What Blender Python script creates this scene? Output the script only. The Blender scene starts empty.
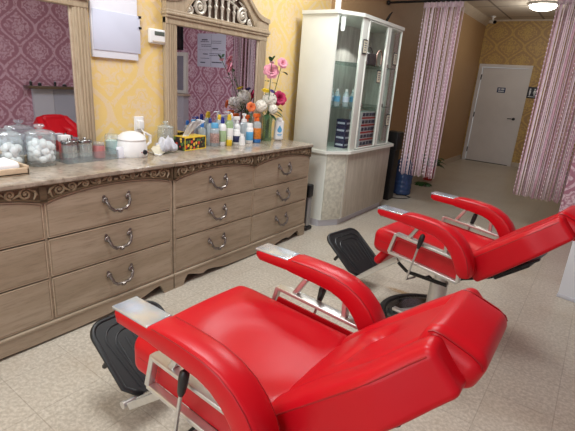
import bpy, bmesh, math, random
from mathutils import Vector, Matrix
random.seed(7)
PI = math.pi
SC = bpy.context.scene
COL = SC.collection

# ------------------------------------------------------------------ node helpers
class E:
    """tiny expression wrapper around shader math nodes"""
    def __init__(s, nt, sock): s.nt = nt; s.s = sock
    def _op(s, op, *args):
        n = s.nt.nodes.new('ShaderNodeMath'); n.operation = op
        for i, a in enumerate((s,) + args):
            if isinstance(a, E): s.nt.links.new(a.s, n.inputs[i])
            else: n.inputs[i].default_value = a
        return E(s.nt, n.outputs[0])
    def __add__(s, o): return s._op('ADD', o)
    def __sub__(s, o): return s._op('SUBTRACT', o)
    def __mul__(s, o): return s._op('MULTIPLY', o)
    def __truediv__(s, o): return s._op('DIVIDE', o)
    def cos(s): return s._op('COSINE')
    def sin(s): return s._op('SINE')
    def abs(s): return s._op('ABSOLUTE')
    def frac(s): return s._op('FRACT')
    def lt(s, o): return s._op('LESS_THAN', o)
    def gt(s, o): return s._op('GREATER_THAN', o)
    def max(s, o): return s._op('MAXIMUM', o)
    def min(s, o): return s._op('MINIMUM', o)
    def step(s, a, b):
        n = s.nt.nodes.new('ShaderNodeMapRange'); n.interpolation_type = 'SMOOTHSTEP'
        s.nt.links.new(s.s, n.inputs['Value'])
        n.inputs['From Min'].default_value = a; n.inputs['From Max'].default_value = b
        return E(s.nt, n.outputs['Result'])

def srgb(r, g, b):
    f = lambda c: ((c/255)/12.92 if c/255 <= .04045 else ((c/255+.055)/1.055)**2.4)
    return (f(r), f(g), f(b), 1)

def newmat(name):
    m = bpy.data.materials.new(name); m.use_nodes = True
    nt = m.node_tree; b = nt.nodes['Principled BSDF']
    return m, nt, b

def mixcol(nt, fac, a, b):
    n = nt.nodes.new('ShaderNodeMix'); n.data_type = 'RGBA'
    if isinstance(fac, E): nt.links.new(fac.s, n.inputs[0])
    elif isinstance(fac, (int, float)): n.inputs[0].default_value = fac
    else: nt.links.new(fac, n.inputs[0])
    for k, v in ((6, a), (7, b)):
        if isinstance(v, tuple): n.inputs[k].default_value = v
        else: nt.links.new(v, n.inputs[k])
    return n.outputs[2]

def coords(nt, kind='Object'):
    return nt.nodes.new('ShaderNodeTexCoord').outputs[kind]

def worldpos(nt): return nt.nodes.new('ShaderNodeNewGeometry').outputs['Position']

def noise(nt, vec, scale, detail=3, rough=.55, stretch=None):
    if stretch:
        mp = nt.nodes.new('ShaderNodeMapping'); mp.inputs['Scale'].default_value = stretch
        nt.links.new(vec, mp.inputs['Vector']); vec = mp.outputs[0]
    n = nt.nodes.new('ShaderNodeTexNoise'); n.inputs['Scale'].default_value = scale
    n.inputs['Detail'].default_value = detail; n.inputs['Roughness'].default_value = rough
    nt.links.new(vec, n.inputs['Vector'])
    return E(nt, n.outputs['Fac'])

def bump(nt, b, h, strength=.2, dist=.01):
    n = nt.nodes.new('ShaderNodeBump'); n.inputs['Strength'].default_value = strength
    n.inputs['Distance'].default_value = dist
    nt.links.new(h.s, n.inputs['Height']); nt.links.new(n.outputs[0], b.inputs['Normal'])

def plain(name, rgb, rough=.5, metal=0, var=.06, vs=12, coat=0, bumps=0, emit=0):
    m, nt, b = newmat(name)
    c = srgb(*rgb); d = tuple(x*(1-var*2) for x in c[:3]) + (1,)
    nz = noise(nt, coords(nt), vs, 4)
    nt.links.new(mixcol(nt, nz.step(.3, .7), d, c), b.inputs['Base Color'])
    b.inputs['Roughness'].default_value = rough; b.inputs['Metallic'].default_value = metal
    if coat: b.inputs['Coat Weight'].default_value = coat; b.inputs['Coat Roughness'].default_value = .15
    if bumps: bump(nt, b, noise(nt, coords(nt), 160, 3), bumps, .002)
    if emit:
        b.inputs['Emission Color'].default_value = c; b.inputs['Emission Strength'].default_value = emit
    return m

def glassy(name, tint=(235, 245, 245), refl=1.0, op=0.0, body=(200, 220, 220), rough=.02):
    """thin clear sheet: transparent with a fresnel reflection and an optional milky body"""
    m, nt, b = newmat(name); nt.nodes.remove(b)
    out = nt.nodes['Material Output']
    tr = nt.nodes.new('ShaderNodeBsdfTransparent'); tr.inputs[0].default_value = srgb(*tint)
    gl = nt.nodes.new('ShaderNodeBsdfGlossy'); gl.inputs['Roughness'].default_value = rough
    df = nt.nodes.new('ShaderNodeBsdfDiffuse'); df.inputs[0].default_value = srgb(*body)
    fr = nt.nodes.new('ShaderNodeLayerWeight'); fr.inputs[0].default_value = .5
    nz = noise(nt, coords(nt), 5, 2)
    f2 = (E(nt, fr.outputs['Facing'])._op('POWER', 4.0)*.7+.035)*refl
    m1 = nt.nodes.new('ShaderNodeMixShader'); opn = nz*.1+(op-.05)
    nt.links.new(opn.max(0.0).s, m1.inputs[0])
    nt.links.new(tr.outputs[0], m1.inputs[1]); nt.links.new(df.outputs[0], m1.inputs[2])
    m2 = nt.nodes.new('ShaderNodeMixShader'); nt.links.new(f2.s, m2.inputs[0])
    nt.links.new(m1.outputs[0], m2.inputs[1]); nt.links.new(gl.outputs[0], m2.inputs[2])
    nt.links.new(m2.outputs[0], out.inputs[0])
    return m

def damask(name, axis, ground, motif, a=.52, b=.62, rough=.55, wear=.3, contrast=1.0, off=(0, 0)):
    m, nt, bs = newmat(name)
    pos = worldpos(nt)
    sp = nt.nodes.new('ShaderNodeSeparateXYZ'); nt.links.new(pos, sp.inputs[0])
    u = (E(nt, sp.outputs[axis])+off[0])/a; v = (E(nt, sp.outputs[2])+off[1])/b
    wob = noise(nt, pos, 9, 2)-.5; lace = noise(nt, pos, 38, 3)-.5
    p = ((u.frac()-.5).abs()*-1.0)+.5                       # 0 at a cell centre, .5 half way
    q = (v*(2*PI)).cos()
    d = p - (q+1.0)*.25
    e = d.abs()+lace*.06+wob*.05
    band = e.step(.035, .06)*-1.0+1.0
    inner = (e-.06).abs().step(.03, .05)
    petals = ((p*(2*PI*4)).cos()*(v*(2*PI*5)).cos())*.05
    core = (e+petals).step(.15, .18)
    ring = ((e+petals*1.4-.29).abs()).step(.012, .03)
    holes = lace.step(-.09, .03)
    med = core*ring*(holes*.75+.25)
    mask = (band*(lace.step(-.16, -.02))).max(med)*contrast
    big = noise(nt, pos, 1.6, 3)
    mask = mask*((big.step(.3, .75)*wear)*-1.0+1.0)
    fib = noise(nt, pos, 220, 2)
    g2 = mixcol(nt, fib*.25, ground, tuple(x*.72 for x in ground[:3])+(1,))
    nt.links.new(mixcol(nt, mask, g2, motif), bs.inputs['Base Color'])
    bs.inputs['Roughness'].default_value = rough
    bump(nt, bs, mask, .12, .003)
    return m

def woodmat(name, c1, c2, c3, sc=1.0, axis='y', rough=.45, dark=1.0):
    m, nt, b = newmat(name)
    co = coords(nt)
    oi = nt.nodes.new('ShaderNodeObjectInfo')
    ad = nt.nodes.new('ShaderNodeVectorMath'); ad.operation = 'ADD'
    cm = nt.nodes.new('ShaderNodeCombineXYZ')
    r = E(nt, oi.outputs['Random'])*17.0
    for i in range(3): nt.links.new(r.s, cm.inputs[i])
    nt.links.new(co, ad.inputs[0]); nt.links.new(cm.outputs[0], ad.inputs[1])
    st = {'y': (9, .9, 9), 'z': (9, 9, .9)}[axis]
    st = tuple(s*sc for s in st)
    n1 = noise(nt, ad.outputs[0], 1.6, 6, .6, st); n2 = noise(nt, ad.outputs[0], 9, 5, .7, st)
    kn = noise(nt, ad.outputs[0], 3.2, 2, .5, tuple(s*.45 for s in st))
    c = mixcol(nt, n1.step(.32, .68), srgb(*c1), srgb(*c2))
    c = mixcol(nt, n2.step(.45, .75)*.55, c, srgb(*c3))
    c = mixcol(nt, kn.step(.64, .74)*.45, c, srgb(*c3))
    nt.links.new(c, b.inputs['Base Color']); b.inputs['Roughness'].default_value = rough
    bump(nt, b, n2, .08, .002)
    return m

# ------------------------------------------------------------------ mesh helpers
def NB(): return bmesh.new()

def obj(name, bm, mat, parent=None, loc=None, angle=40, smooth=True):
    bmesh.ops.recalc_face_normals(bm, faces=bm.faces[:])
    me = bpy.data.meshes.new(name); bm.to_mesh(me); bm.free()
    if smooth:
        for p in me.polygons: p.use_smooth = True
        me.set_sharp_from_angle(angle=math.radians(angle))
    me.materials.append(mat)
    o = bpy.data.objects.new(name, me); COL.objects.link(o)
    if parent: o.parent = parent
    if loc is not None: o.location = loc
    return o

def tag(o, label=None, cat=None, group=None, kind=None):
    if label: o['label'] = label
    if cat: o['category'] = cat
    if group: o['group'] = group
    if kind: o['kind'] = kind
    return o

def thing(name, label, cat, loc=(0, 0, 0), rz=0, group=None):
    o = bpy.data.objects.new(name, None); COL.objects.link(o)
    o.empty_display_size = .05
    o.location = loc; o.rotation_euler = (0, 0, rz)
    return tag(o, label, cat, group)

def struct(name, bm, mat, angle=40, parent=None):
    o = obj(name, bm, mat, parent, angle=angle)
    if not parent: o['kind'] = 'structure'
    return o

def copy_tree(o, parent=None):
    c = o.copy(); COL.objects.link(c)
    if parent: c.parent = parent
    for ch in list(o.children): copy_tree(ch, c)
    return c

def box(bm, x0, x1, y0, y1, z0, z1, M=None):
    vs = [bm.verts.new((x, y, z)) for z in (z0, z1) for y in (y0, y1) for x in (x0, x1)]
    for f in ((0, 1, 3, 2), (4, 6, 7, 5), (0, 4, 5, 1), (2, 3, 7, 6), (0, 2, 6, 4), (1, 5, 7, 3)):
        bm.faces.new([vs[i] for i in f])
    if M is not None:
        for v in vs: v.co = M @ v.co
    return vs

def rbox(bm, x0, x1, y0, y1, z0, z1, r=.01, k=3, m=1, fn=None, M=None):
    """box with rounded edges (cushion when r is big); fn(x,y,z)->(x,y,z) deforms in local centred coords"""
    h = Vector(((x1-x0)/2, (y1-y0)/2, (z1-z0)/2)); c = Vector(((x0+x1)/2, (y0+y1)/2, (z0+z1)/2))
    r = min(r, h.x*.999, h.y*.999, h.z*.999)
    def samples(hh):
        inner = hh-r; s = []
        for i in range(k): 
            t = i/k; s.append(-inner - r*math.tan((1-t)*PI/4))
        for i in range(m+1): s.append(-inner+2*inner*i/m)
        for i in range(1, k+1): s.append(inner + r*math.tan(i/k*PI/4))
        return s
    S = [samples(h[i]) for i in range(3)]
    cache = {}
    def vert(p):
        key = tuple(round(a, 6) for a in p)
        if key in cache: return cache[key]
        q = Vector([max(-(h[i]-r), min(h[i]-r, p[i])) for i in range(3)])
        d = Vector(p)-q
        o = q + (d.normalized()*r if d.length > 1e-9 else Vector())
        if fn: o = Vector(fn(*o))
        o = o + c
        if M is not None: o = M @ o
        cache[key] = bm.verts.new(o); return cache[key]
    for ax in range(3):
        a, b_ = (ax+1) % 3, (ax+2) % 3
        for sg in (-1, 1):
            for i in range(len(S[a])-1):
                for j in range(len(S[b_])-1):
                    q = []
                    for (ii, jj) in ((i, j), (i+1, j), (i+1, j+1), (i, j+1)):
                        p = [0, 0, 0]; p[ax] = sg*h[ax]; p[a] = S[a][ii]; p[b_] = S[b_][jj]
                        q.append(vert(p))
                    if len(set(q)) == 4:
                        try: bm.faces.new(q)
                        except ValueError: pass

def frames(pts):
    P = [Vector(p) for p in pts]; T = []
    for i in range(len(P)):
        a = P[max(0, i-1)]; b = P[min(len(P)-1, i+1)]
        T.append((b-a).normalized())
    up = Vector((0, 0, 1)) if abs(T[0].z) < .9 else Vector((0, 1, 0))
    N = [(up - T[0]*up.dot(T[0])).normalized()]
    for i in range(1, len(P)):
        n = N[-1]-T[i]*N[-1].dot(T[i]); N.append(n.normalized())
    return P, T, N

def tube(bm, pts, r, n=8, cap=True):
    P, T, N = frames(pts); rings = []
    for i, p in enumerate(P):
        rr = r[i] if isinstance(r, (list, tuple)) else r
        B = T[i].cross(N[i])
        rings.append([bm.verts.new(p+(N[i]*math.cos(2*PI*j/n)+B*math.sin(2*PI*j/n))*rr) for j in range(n)])
    for a, b in zip(rings, rings[1:]):
        for j in range(n): bm.faces.new((a[j], a[(j+1) % n], b[(j+1) % n], b[j]))
    if cap:
        bm.faces.new(rings[0][::-1]); bm.faces.new(rings[-1])

def bar(bm, p0, p1, w, t, side=(0, 1, 0)):
    """flat bar p0->p1; w measured along `side`, t across"""
    p0 = Vector(p0); p1 = Vector(p1); d = (p1-p0).normalized(); s = Vector(side)
    s = (s-d*s.dot(d)).normalized(); n = d.cross(s)
    M = Matrix((( d.x, s.x, n.x, p0.x), (d.y, s.y, n.y, p0.y), (d.z, s.z, n.z, p0.z), (0, 0, 0, 1)))
    rbox(bm, 0, (p1-p0).length, -w/2, w/2, -t/2, t/2, min(w, t)*.22, 2, 1, None, M)

def lathe(bm, prof, n=24, c=(0, 0, 0), M=None, cap=True):
    c = Vector(c); rings = []
    for r, z in prof:
        if r < 1e-5:
            v = bm.verts.new(c+Vector((0, 0, z))); rings.append([v])
        else:
            rings.append([bm.verts.new(c+Vector((r*math.cos(2*PI*j/n), r*math.sin(2*PI*j/n), z))) for j in range(n)])
    for a, b in zip(rings, rings[1:]):
        for j in range(n):
            k = (j+1) % n
            f = [a[0]] if len(a) == 1 else [a[j], a[k]]
            g = [b[0]] if len(b) == 1 else [b[k], b[j]]
            if len(f)+len(g) >= 3: bm.faces.new(f+g)
    if cap and len(rings[0]) > 1: bm.faces.new(rings[0][::-1])
    if cap and len(rings[-1]) > 1: bm.faces.new(rings[-1])
    if M is not None:
        for rg in rings:
            for v in rg: v.co = M @ v.co

def prism(bm, poly, f0, f1):
    """poly: list of 2-D points; f0/f1 map a 2-D point to the two 3-D ends"""
    A = [bm.verts.new(f0(*p)) for p in poly]; B = [bm.verts.new(f1(*p)) for p in poly]
    fa = bm.faces.new(A); fb = bm.faces.new(B[::-1])
    n = len(poly)
    for i in range(n): bm.faces.new((A[i], B[i], B[(i+1) % n], A[(i+1) % n]))
    bmesh.ops.triangulate(bm, faces=[fa, fb])

def strip(bm, top, bot, x0, x1):
    """solid between two matched polylines of (y,z) from x0 to x1"""
    n = len(top); V = []
    for x in (x0, x1): V.append(([bm.verts.new((x, y, z)) for y, z in top], [bm.verts.new((x, y, z)) for y, z in bot]))
    (t0, b0), (t1, b1) = V
    for i in range(n-1):
        bm.faces.new((t0[i], t0[i+1], b0[i+1], b0[i])); bm.faces.new((t1[i], b1[i], b1[i+1], t1[i+1]))
        bm.faces.new((t0[i], t1[i], t1[i+1], t0[i+1])); bm.faces.new((b0[i], b0[i+1], b1[i+1], b1[i]))
    bm.faces.new((t0[0], b0[0], b1[0], t1[0])); bm.faces.new((t0[-1], t1[-1], b1[-1], b0[-1]))

def spiral(cx, cz, r, a0, turns, x, flip=1, n=26):
    return [(x, cx+flip*r*(1-.8*i/n)*math.cos(a0+turns*2*PI*i/n), cz+r*(1-.8*i/n)*math.sin(a0+turns*2*PI*i/n)) for i in range(n+1)]

def ball(bm, c, r, sub=2, sq=(1, 1, 1), jit=0):
    res = bmesh.ops.create_icosphere(bm, subdivisions=sub, radius=1)
    for v in res['verts']:
        k = r*(1+random.uniform(-jit, jit))
        v.co = Vector((v.co.x*sq[0]*k+c[0], v.co.y*sq[1]*k+c[1], v.co.z*sq[2]*k+c[2]))

# ------------------------------------------------------------------ materials
M = {}
M['yellow'] = damask('yellow_damask', 1, srgb(236, 206, 132), srgb(226, 204, 172), .50, .60, .5, .25, .9)
# the printed yellow dominates: motif wide
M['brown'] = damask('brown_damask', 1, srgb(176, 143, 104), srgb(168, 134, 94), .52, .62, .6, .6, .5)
M['gold'] = damask('gold_damask', 0, srgb(176, 141, 92), srgb(204, 170, 98), .55, .58, .5, .2, 1.0, (.12, .1))
M['pinkx'] = damask('pink_damask_partition', 0, srgb(176, 118, 138), srgb(228, 200, 212), .44, .56, .5, .15, .95, (.1, .15))
M['pinky'] = damask('pink_damask_wall', 1, srgb(170, 118, 134), srgb(210, 176, 188), .46, .58, .5, .15, .95)
M['wood'] = woodmat('weathered_oak', (168, 151, 130), (151, 134, 112), (118, 102, 82))
M['woodedge'] = woodmat('oak_edge', (192, 174, 150), (178, 158, 134), (150, 130, 106), rough=.4)
M['frieze'] = woodmat('dark_frieze_wood', (104, 86, 64), (88, 72, 52), (66, 52, 38), rough=.45)
M['carve'] = plain('antiqued_carving', (150, 130, 104), .35, .2, .14, 40)
M['scrollpale'] = plain('pale_openwork', (214, 206, 190), .35, .2, .14, 40)
M['crestshade'] = plain('crest_painted_shade', (92, 72, 58), .7, 0, .1, 8)  # dark brown stands in for shade on the wall behind the crest
M['frame'] = woodmat('mirror_frame_oak', (182, 164, 138), (166, 148, 122), (130, 112, 90), axis='z')
M['gap'] = plain('dresser_dark_gap', (48, 38, 30), .8)
M['pewter'] = plain('aged_pewter', (138, 128, 122), .3, .8, .2, 60)
M['mirror'] = None
m, nt, b = newmat('silvered_mirror'); nz = noise(nt, coords(nt), 2, 2)
nt.links.new(mixcol(nt, nz, srgb(214, 212, 220), srgb(222, 220, 226)), b.inputs['Base Color'])
b.inputs['Metallic'].default_value = 1; b.inputs['Roughness'].default_value = .012; M['mirror'] = m
# marble top
m, nt, b = newmat('marble_top'); co = worldpos(nt)
n1 = noise(nt, co, 7, 6, .65); n2 = noise(nt, co, 26, 5, .7)
c = mixcol(nt, n1.step(.35, .65), srgb(146, 132, 116), srgb(178, 166, 150)); c = mixcol(nt, n2.step(.5, .68)*.6, c, srgb(108, 94, 80))
nt.links.new(c, b.inputs['Base Color']); b.inputs['Roughness'].default_value = .13; M['marble'] = m
# floor tiles
m, nt, b = newmat('vinyl_tile'); co = worldpos(nt)
sp = nt.nodes.new('ShaderNodeSeparateXYZ'); nt.links.new(co, sp.inputs[0])
T = .314
fx = ((E(nt, sp.outputs[0])+.184)/T+100.0); fy = ((E(nt, sp.outputs[1])-.99)/T+100.0)
ex = (fx.frac()-.5).abs(); ey = (fy.frac()-.5).abs()
seam = ex.max(ey).step(.49, .497)
cell = nt.nodes.new('ShaderNodeTexWhiteNoise'); cell.noise_dimensions = '2D'
cb = nt.nodes.new('ShaderNodeCombineXYZ')
nt.links.new(fx._op('FLOOR').s, cb.inputs[0]); nt.links.new(fy._op('FLOOR').s, cb.inputs[1]); nt.links.new(cb.outputs[0], cell.inputs[0])
cv = E(nt, cell.outputs['Value'])
sp1 = noise(nt, co, 55, 5, .7); sp2 = noise(nt, co, 2.2, 3); sp3 = noise(nt, co, 140, 2)
c = mixcol(nt, sp1.step(.38, .66), srgb(176, 167, 152), srgb(206, 198, 184))
c = mixcol(nt, sp3.step(.6, .72)*.4, c, srgb(150, 134, 116))
c = mixcol(nt, cv*.14, c, srgb(168, 152, 134)); c = mixcol(nt, sp2.step(.45, .8)*.35, c, srgb(166, 146, 122))
# a rusty scuff on the floor under the second chair
sx = (E(nt, sp.outputs[0])+.93)/.22; sy = (E(nt, sp.outputs[1])-3.02)/.045
rust = (sx*sx+sy*sy+sp1*2.2)
c = mixcol(nt, (rust.step(1.1, 2.0)*-1.0+1.0)*.75, c, srgb(150, 112, 60))
c = mixcol(nt, seam*.38, c, srgb(118, 104, 90))
nt.links.new(c, b.inputs['Base Color']); b.inputs['Roughness'].default_value = .34
bump(nt, b, seam*-1.0, .2, .002); M['floor'] = m
# ceiling tile
m, nt, b = newmat('ceiling_tile'); co = worldpos(nt)
sp = nt.nodes.new('ShaderNodeSeparateXYZ'); nt.links.new(co, sp.inputs[0])
ex = (((E(nt, sp.outputs[0])+10.05)/.61).frac()-.5).abs(); ey = (((E(nt, sp.outputs[1])+10.3)/1.22).frac()-.5).abs()
seam = ex.step(.46, .475).max(ey.step(.48, .488))
c = mixcol(nt, noise(nt, co, 90, 3).step(.4, .7)*.3, srgb(212, 203, 190), srgb(180, 170, 158))
nt.links.new(mixcol(nt, seam*.8, c, srgb(120, 112, 104)), b.inputs['Base Color']); b.inputs['Roughness'].default_value = .9; M['ceiling'] = m
# red vinyl
m, nt, b = newmat('red_vinyl'); co = coords(nt)
n1 = noise(nt, co, 3, 3)
nt.links.new(mixcol(nt, n1, srgb(184, 9, 24), srgb(198, 14, 30)), b.inputs['Base Color'])
b.inputs['Roughness'].default_value = .33; b.inputs['Specular IOR Level'].default_value = .3
n2 = noise(nt, co, 420, 2); n3 = noise(nt, co, 9, 2)
bump(nt, b, n2*.25+n3*1.6, .10, .004); M['red'] = m
M['redseam'] = plain('red_piping', (160, 8, 20), .42)
M['redpanel'] = plain('red_side_panel', (184, 9, 24), .4, 0, .05)
m, nt, b = newmat('polished_steel'); nz = noise(nt, coords(nt), 30, 3)
nt.links.new(mixcol(nt, nz, srgb(196, 196, 194), srgb(226, 226, 222)), b.inputs['Base Color'])
b.inputs['Metallic'].default_value = .75; b.inputs['Roughness'].default_value = .28; M['chrome'] = m
m, nt, b = newmat('filmed_steel_plate'); co = coords(nt)
nz = noise(nt, co, 14, 3); nz2 = noise(nt, co, 23, 2)
c = mixcol(nt, nz.step(.35, .7), srgb(196, 214, 236), srgb(222, 222, 224)); c = mixcol(nt, nz2.step(.58, .7)*.5, c, srgb(214, 196, 226))
nt.links.new(c, b.inputs['Base Color']); b.inputs['Metallic'].default_value = .75; b.inputs['Roughness'].default_value = .22; M['plate'] = m
M['rubber'] = plain('black_rubber', (19, 20, 23), .45, 0, .1, 30)
M['tread'] = plain('black_tread_rib', (27, 29, 33), .4, 0, .1, 30)
M['black'] = plain('black_metal', (24, 24, 26), .35, .3)
M['blackp'] = plain('black_plastic', (26, 26, 28), .4)
M['white'] = plain('white_laminate', (230, 233, 224), .35, 0, .03, 3)
M['whitep'] = plain('white_plastic', (236, 236, 234), .3, 0, .02, 5)
M['panelwhite'] = plain('white_board', (222, 226, 232), .4, 0, .02, 3)
M['paper'] = plain('white_paper', (236, 238, 246), .7, 0, .02, 5)
M['bluepaper'] = plain('bluish_paper', (212, 217, 234), .45, 0, .03, 4)
M['ink'] = plain('grey_ink', (96, 98, 116), .8)
M['doorwhite'] = plain('door_paint', (222, 218, 216), .4, 0, .03, 3)
M['base'] = plain('beige_baseboard', (196, 182, 162), .5)
M['cornice'] = plain('cornice_paint', (206, 192, 172), .6)
M['greycorr'] = woodmat('grey_plank', (190, 183, 168), (172, 164, 149), (140, 130, 116), axis='z', rough=.45)
M['palepanel'] = plain('pale_textured_laminate', (206, 204, 188), .5, 0, .14, 26)
M['glass'] = glassy('clear_glass', (250, 252, 251), .9, .0)
M['glassedge'] = glassy('shelf_glass', (214, 230, 226), .9, .12, (120, 150, 145))
M['jarglass'] = glassy('jar_glass', (248, 252, 252), 1.5, .20, (232, 242, 244))
M['acrylic'] = glassy('acrylic', (248, 250, 251), 1.0, .10, (205, 214, 216))
M['greenglass'] = glassy('green_glass', (206, 226, 208), 1.3, .20, (130, 170, 140))
M['clearplastic'] = glassy('clear_plastic', (244, 249, 250), 1.0, .4, (222, 234, 238))
M['greenliquid'] = glassy('pale_green_plastic', (214, 232, 196), 1.0, .5, (196, 220, 178))
M['jugblue'] = glassy('blue_jug_plastic', (120, 150, 200), 1.1, .5, (88, 118, 170), .1)
M['cotton'] = plain('cotton', (246, 246, 246), .95, 0, .03, 30, bumps=.3)
M['lidsteel'] = plain('jar_lid_steel', (150, 148, 146), .25, .9)
M['pinksoap'] = plain('pink_wax', (182, 114, 112), .4)
M['redwax'] = plain('coral_box', (214, 92, 84), .4)
M['cream'] = plain('cream_card', (226, 220, 196), .6)
M['ltwood'] = plain('pale_wood_tray', (206, 182, 152), .5, 0, .1, 20)
M['swab'] = plain('swab_sticks', (222, 212, 194), .8, 0, .3, 160)
M['tealish'] = plain('mint_wax', (186, 214, 208), .5)
M['cloth'] = plain('grey_white_towel', (206, 208, 216), .95, 0, .06, 40, bumps=.4)
M['blue'] = plain('bright_blue_plastic', (44, 120, 200), .35)
M['dkblue'] = plain('deep_blue_plastic', (36, 44, 130), .35)
M['ltblue'] = plain('sky_blue_plastic', (92, 170, 214), .35)
M['yellowp'] = plain('yellow_plastic', (228, 190, 40), .35)
M['orange'] = plain('orange_plastic', (238, 112, 40), .35)
M['orangel'] = plain('orange_label', (226, 132, 40), .5, 0, .2, 60)
M['liqblue'] = plain('blue_liquid', (50, 110, 170), .2)
M['pinkish'] = plain('pink_beads', (196, 160, 150), .6, 0, .3, 90)
M['navy'] = plain('navy_card', (34, 42, 84), .45)
M['boxred'] = plain('red_card', (186, 34, 50), .5)
M['boxwhite'] = plain('white_card', (222, 220, 224), .5)
M['stem'] = plain('flower_stem', (70, 104, 56), .6)
M['leaf'] = plain('dark_leaf', (44, 84, 44), .5, 0, .25, 40)
M['leaf2'] = plain('plant_leaf', (40, 100, 40), .5, 0, .25, 30)
M['pink'] = plain('pink_petal', (240, 160, 178), .6, 0, .12, 40)
M['palepink'] = plain('pale_pink_petal', (244, 196, 204), .6, 0, .1, 40)
M['whitefl'] = plain('cream_petal', (244, 240, 226), .6, 0, .08, 40)
M['magenta'] = plain('magenta_petal', (196, 24, 88), .6, 0, .2, 40)
M['yellowfl'] = plain('yellow_petal', (244, 210, 40), .6, 0, .1, 40)
M['purple'] = plain('purple_petal', (84, 70, 140), .6, 0, .1, 40)
M['orangefl'] = plain('orange_petal', (240, 126, 70), .6, 0, .15, 40)
M['pot'] = plain('red_pot', (190, 44, 40), .45)
M['silver'] = plain('silver_plastic', (170, 172, 176), .3, .7)
M['signblack'] = plain('black_sign', (30, 32, 40), .4)
M['signblue'] = plain('blue_sign', (38, 60, 104), .4)
M['signwhite'] = plain('sign_white', (230, 232, 236), .5)
M['darkpic'] = plain('dark_picture', (44, 40, 44), .4, 0, .4, 8)
M['greyglass'] = plain('grey_window_film', (150, 152, 164), .3, 0, .06, 2)
M['greyboard'] = plain('grey_white_panel', (196, 197, 204), .5, 0, .03, 2)
M['lamp'] = plain('lamp_diffuser', (255, 250, 240), .5, 0, 0, 3, emit=9)
M['spot'] = plain('cabinet_spot', (250, 250, 250), .4, 0, 0, 3, emit=1.2)
M['bagpurple'] = plain('dark_purple_bag', (62, 44, 62), .5, 0, .3, 40)
M['cabback'] = woodmat('mirrored_back_stripes', (226, 225, 218), (194, 191, 184), (156, 150, 144), axis='z', rough=.3, sc=1.0)
# bead strands
M['strings'] = plain('pale_pink_string', (248, 228, 236), .4, 0, .05, 30)
M['strings2'] = plain('mauve_string', (220, 178, 196), .4, 0, .1, 30)
m, nt, b = newmat('tissue_box_print'); co = coords(nt)
vo = nt.nodes.new('ShaderNodeTexVoronoi'); vo.inputs['Scale'].default_value = 34; nt.links.new(co, vo.inputs['Vector'])
hs = nt.nodes.new('ShaderNodeSeparateColor'); nt.links.new(vo.outputs['Color'], hs.inputs[0])
dist = E(nt, vo.outputs['Distance'])
c = mixcol(nt, E(nt, hs.outputs[0]).gt(.5), srgb(216, 70, 50), srgb(240, 196, 70)); c = mixcol(nt, E(nt, hs.outputs[1]).gt(.62), c, srgb(90, 120, 60))
c = mixcol(nt, dist.step(.42, .5), c, srgb(46, 36, 40)); nt.links.new(c, b.inputs['Base Color']); M['floral'] = m

# ------------------------------------------------------------------ the room
WX = -2.75          # wallpapered wall behind the dressers
CX = -2.62          # corridor part of the same wall, step hidden by the glass cabinet
bm = NB(); box(bm, -3.0, 1.5, -3.3, 11.1, -.1, 0); struct('floor', bm, M['floor'])
bm = NB(); box(bm, -3.0, 1.5, -3.3, 11.1, 3.05, 3.15); struct('ceiling', bm, M['ceiling'])
bm = NB(); box(bm, WX-.1, WX, -3.2, 4.5, 0, 3.05); struct('wall_left', bm, M['yellow'])
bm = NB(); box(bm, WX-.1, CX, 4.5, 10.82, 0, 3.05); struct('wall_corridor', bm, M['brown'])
bm = NB(); box(bm, -2.85, -2.56, 10.82, 10.95, 0, 3.05); box(bm, -1.53, 1.45, 10.82, 10.95, 0, 3.05); box(bm, -2.56, -1.53, 10.82, 10.95, 2.14, 3.05)
struct('wall_back', bm, M['gold'])
bm = NB(); box(bm, 1.35, 1.47, -3.2, 10.82, 0, 3.05); struct('wall_right', bm, M['pinky'])
# shop front behind the photographer, with a big window
bm = NB()
box(bm, -2.85, 1.47, -3.3, -3.2, 0, .5); box(bm, -2.85, 1.47, -3.3, -3.2, 2.6, 3.05)
box(bm, -2.85, -2.4, -3.3, -3.2, .5, 2.6); box(bm, .8, 1.47, -3.3, -3.2, .5, 2.6); box(bm, -.85, -.75, -3.3, -3.2, .5, 2.6)
struct('wall_front', bm, M['doorwhite'])
bm = NB(); box(bm, -2.4, -.85, -3.26, -3.25, .5, 2.6); box(bm, -.75, .8, -3.26, -3.25, .5, 2.6); struct('window_1', bm, M['glass'])
bm = NB(); box(bm, -.2, 1.35, 5.62, 5.74, 0, 3.05); struct('wall_partition', bm, M['pinkx'])
bm = NB(); box(bm, CX, CX+.015, 5.3, 10.8, 0, .1); struct('baseboard_left', bm, M['base'])
bm = NB(); box(bm, -1.51, 1.35, 10.8, 10.82, 0, .1); struct('baseboard_back', bm, M['base'])
bm = NB(); prism(bm, [(0, 0), (.11, 0), (.09, -.03), (.03, -.09), (0, -.12)], lambda a, c: (CX+a, 5.3, 3.05+c), lambda a, c: (CX+a, 10.82, 3.05+c)); struct('trim_1', bm, M['cornice'])
bm = NB(); box(bm, CX, 1.35, 10.78, 10.82, 3.02, 3.05); struct('trim_2', bm, M['cornice'])

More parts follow.
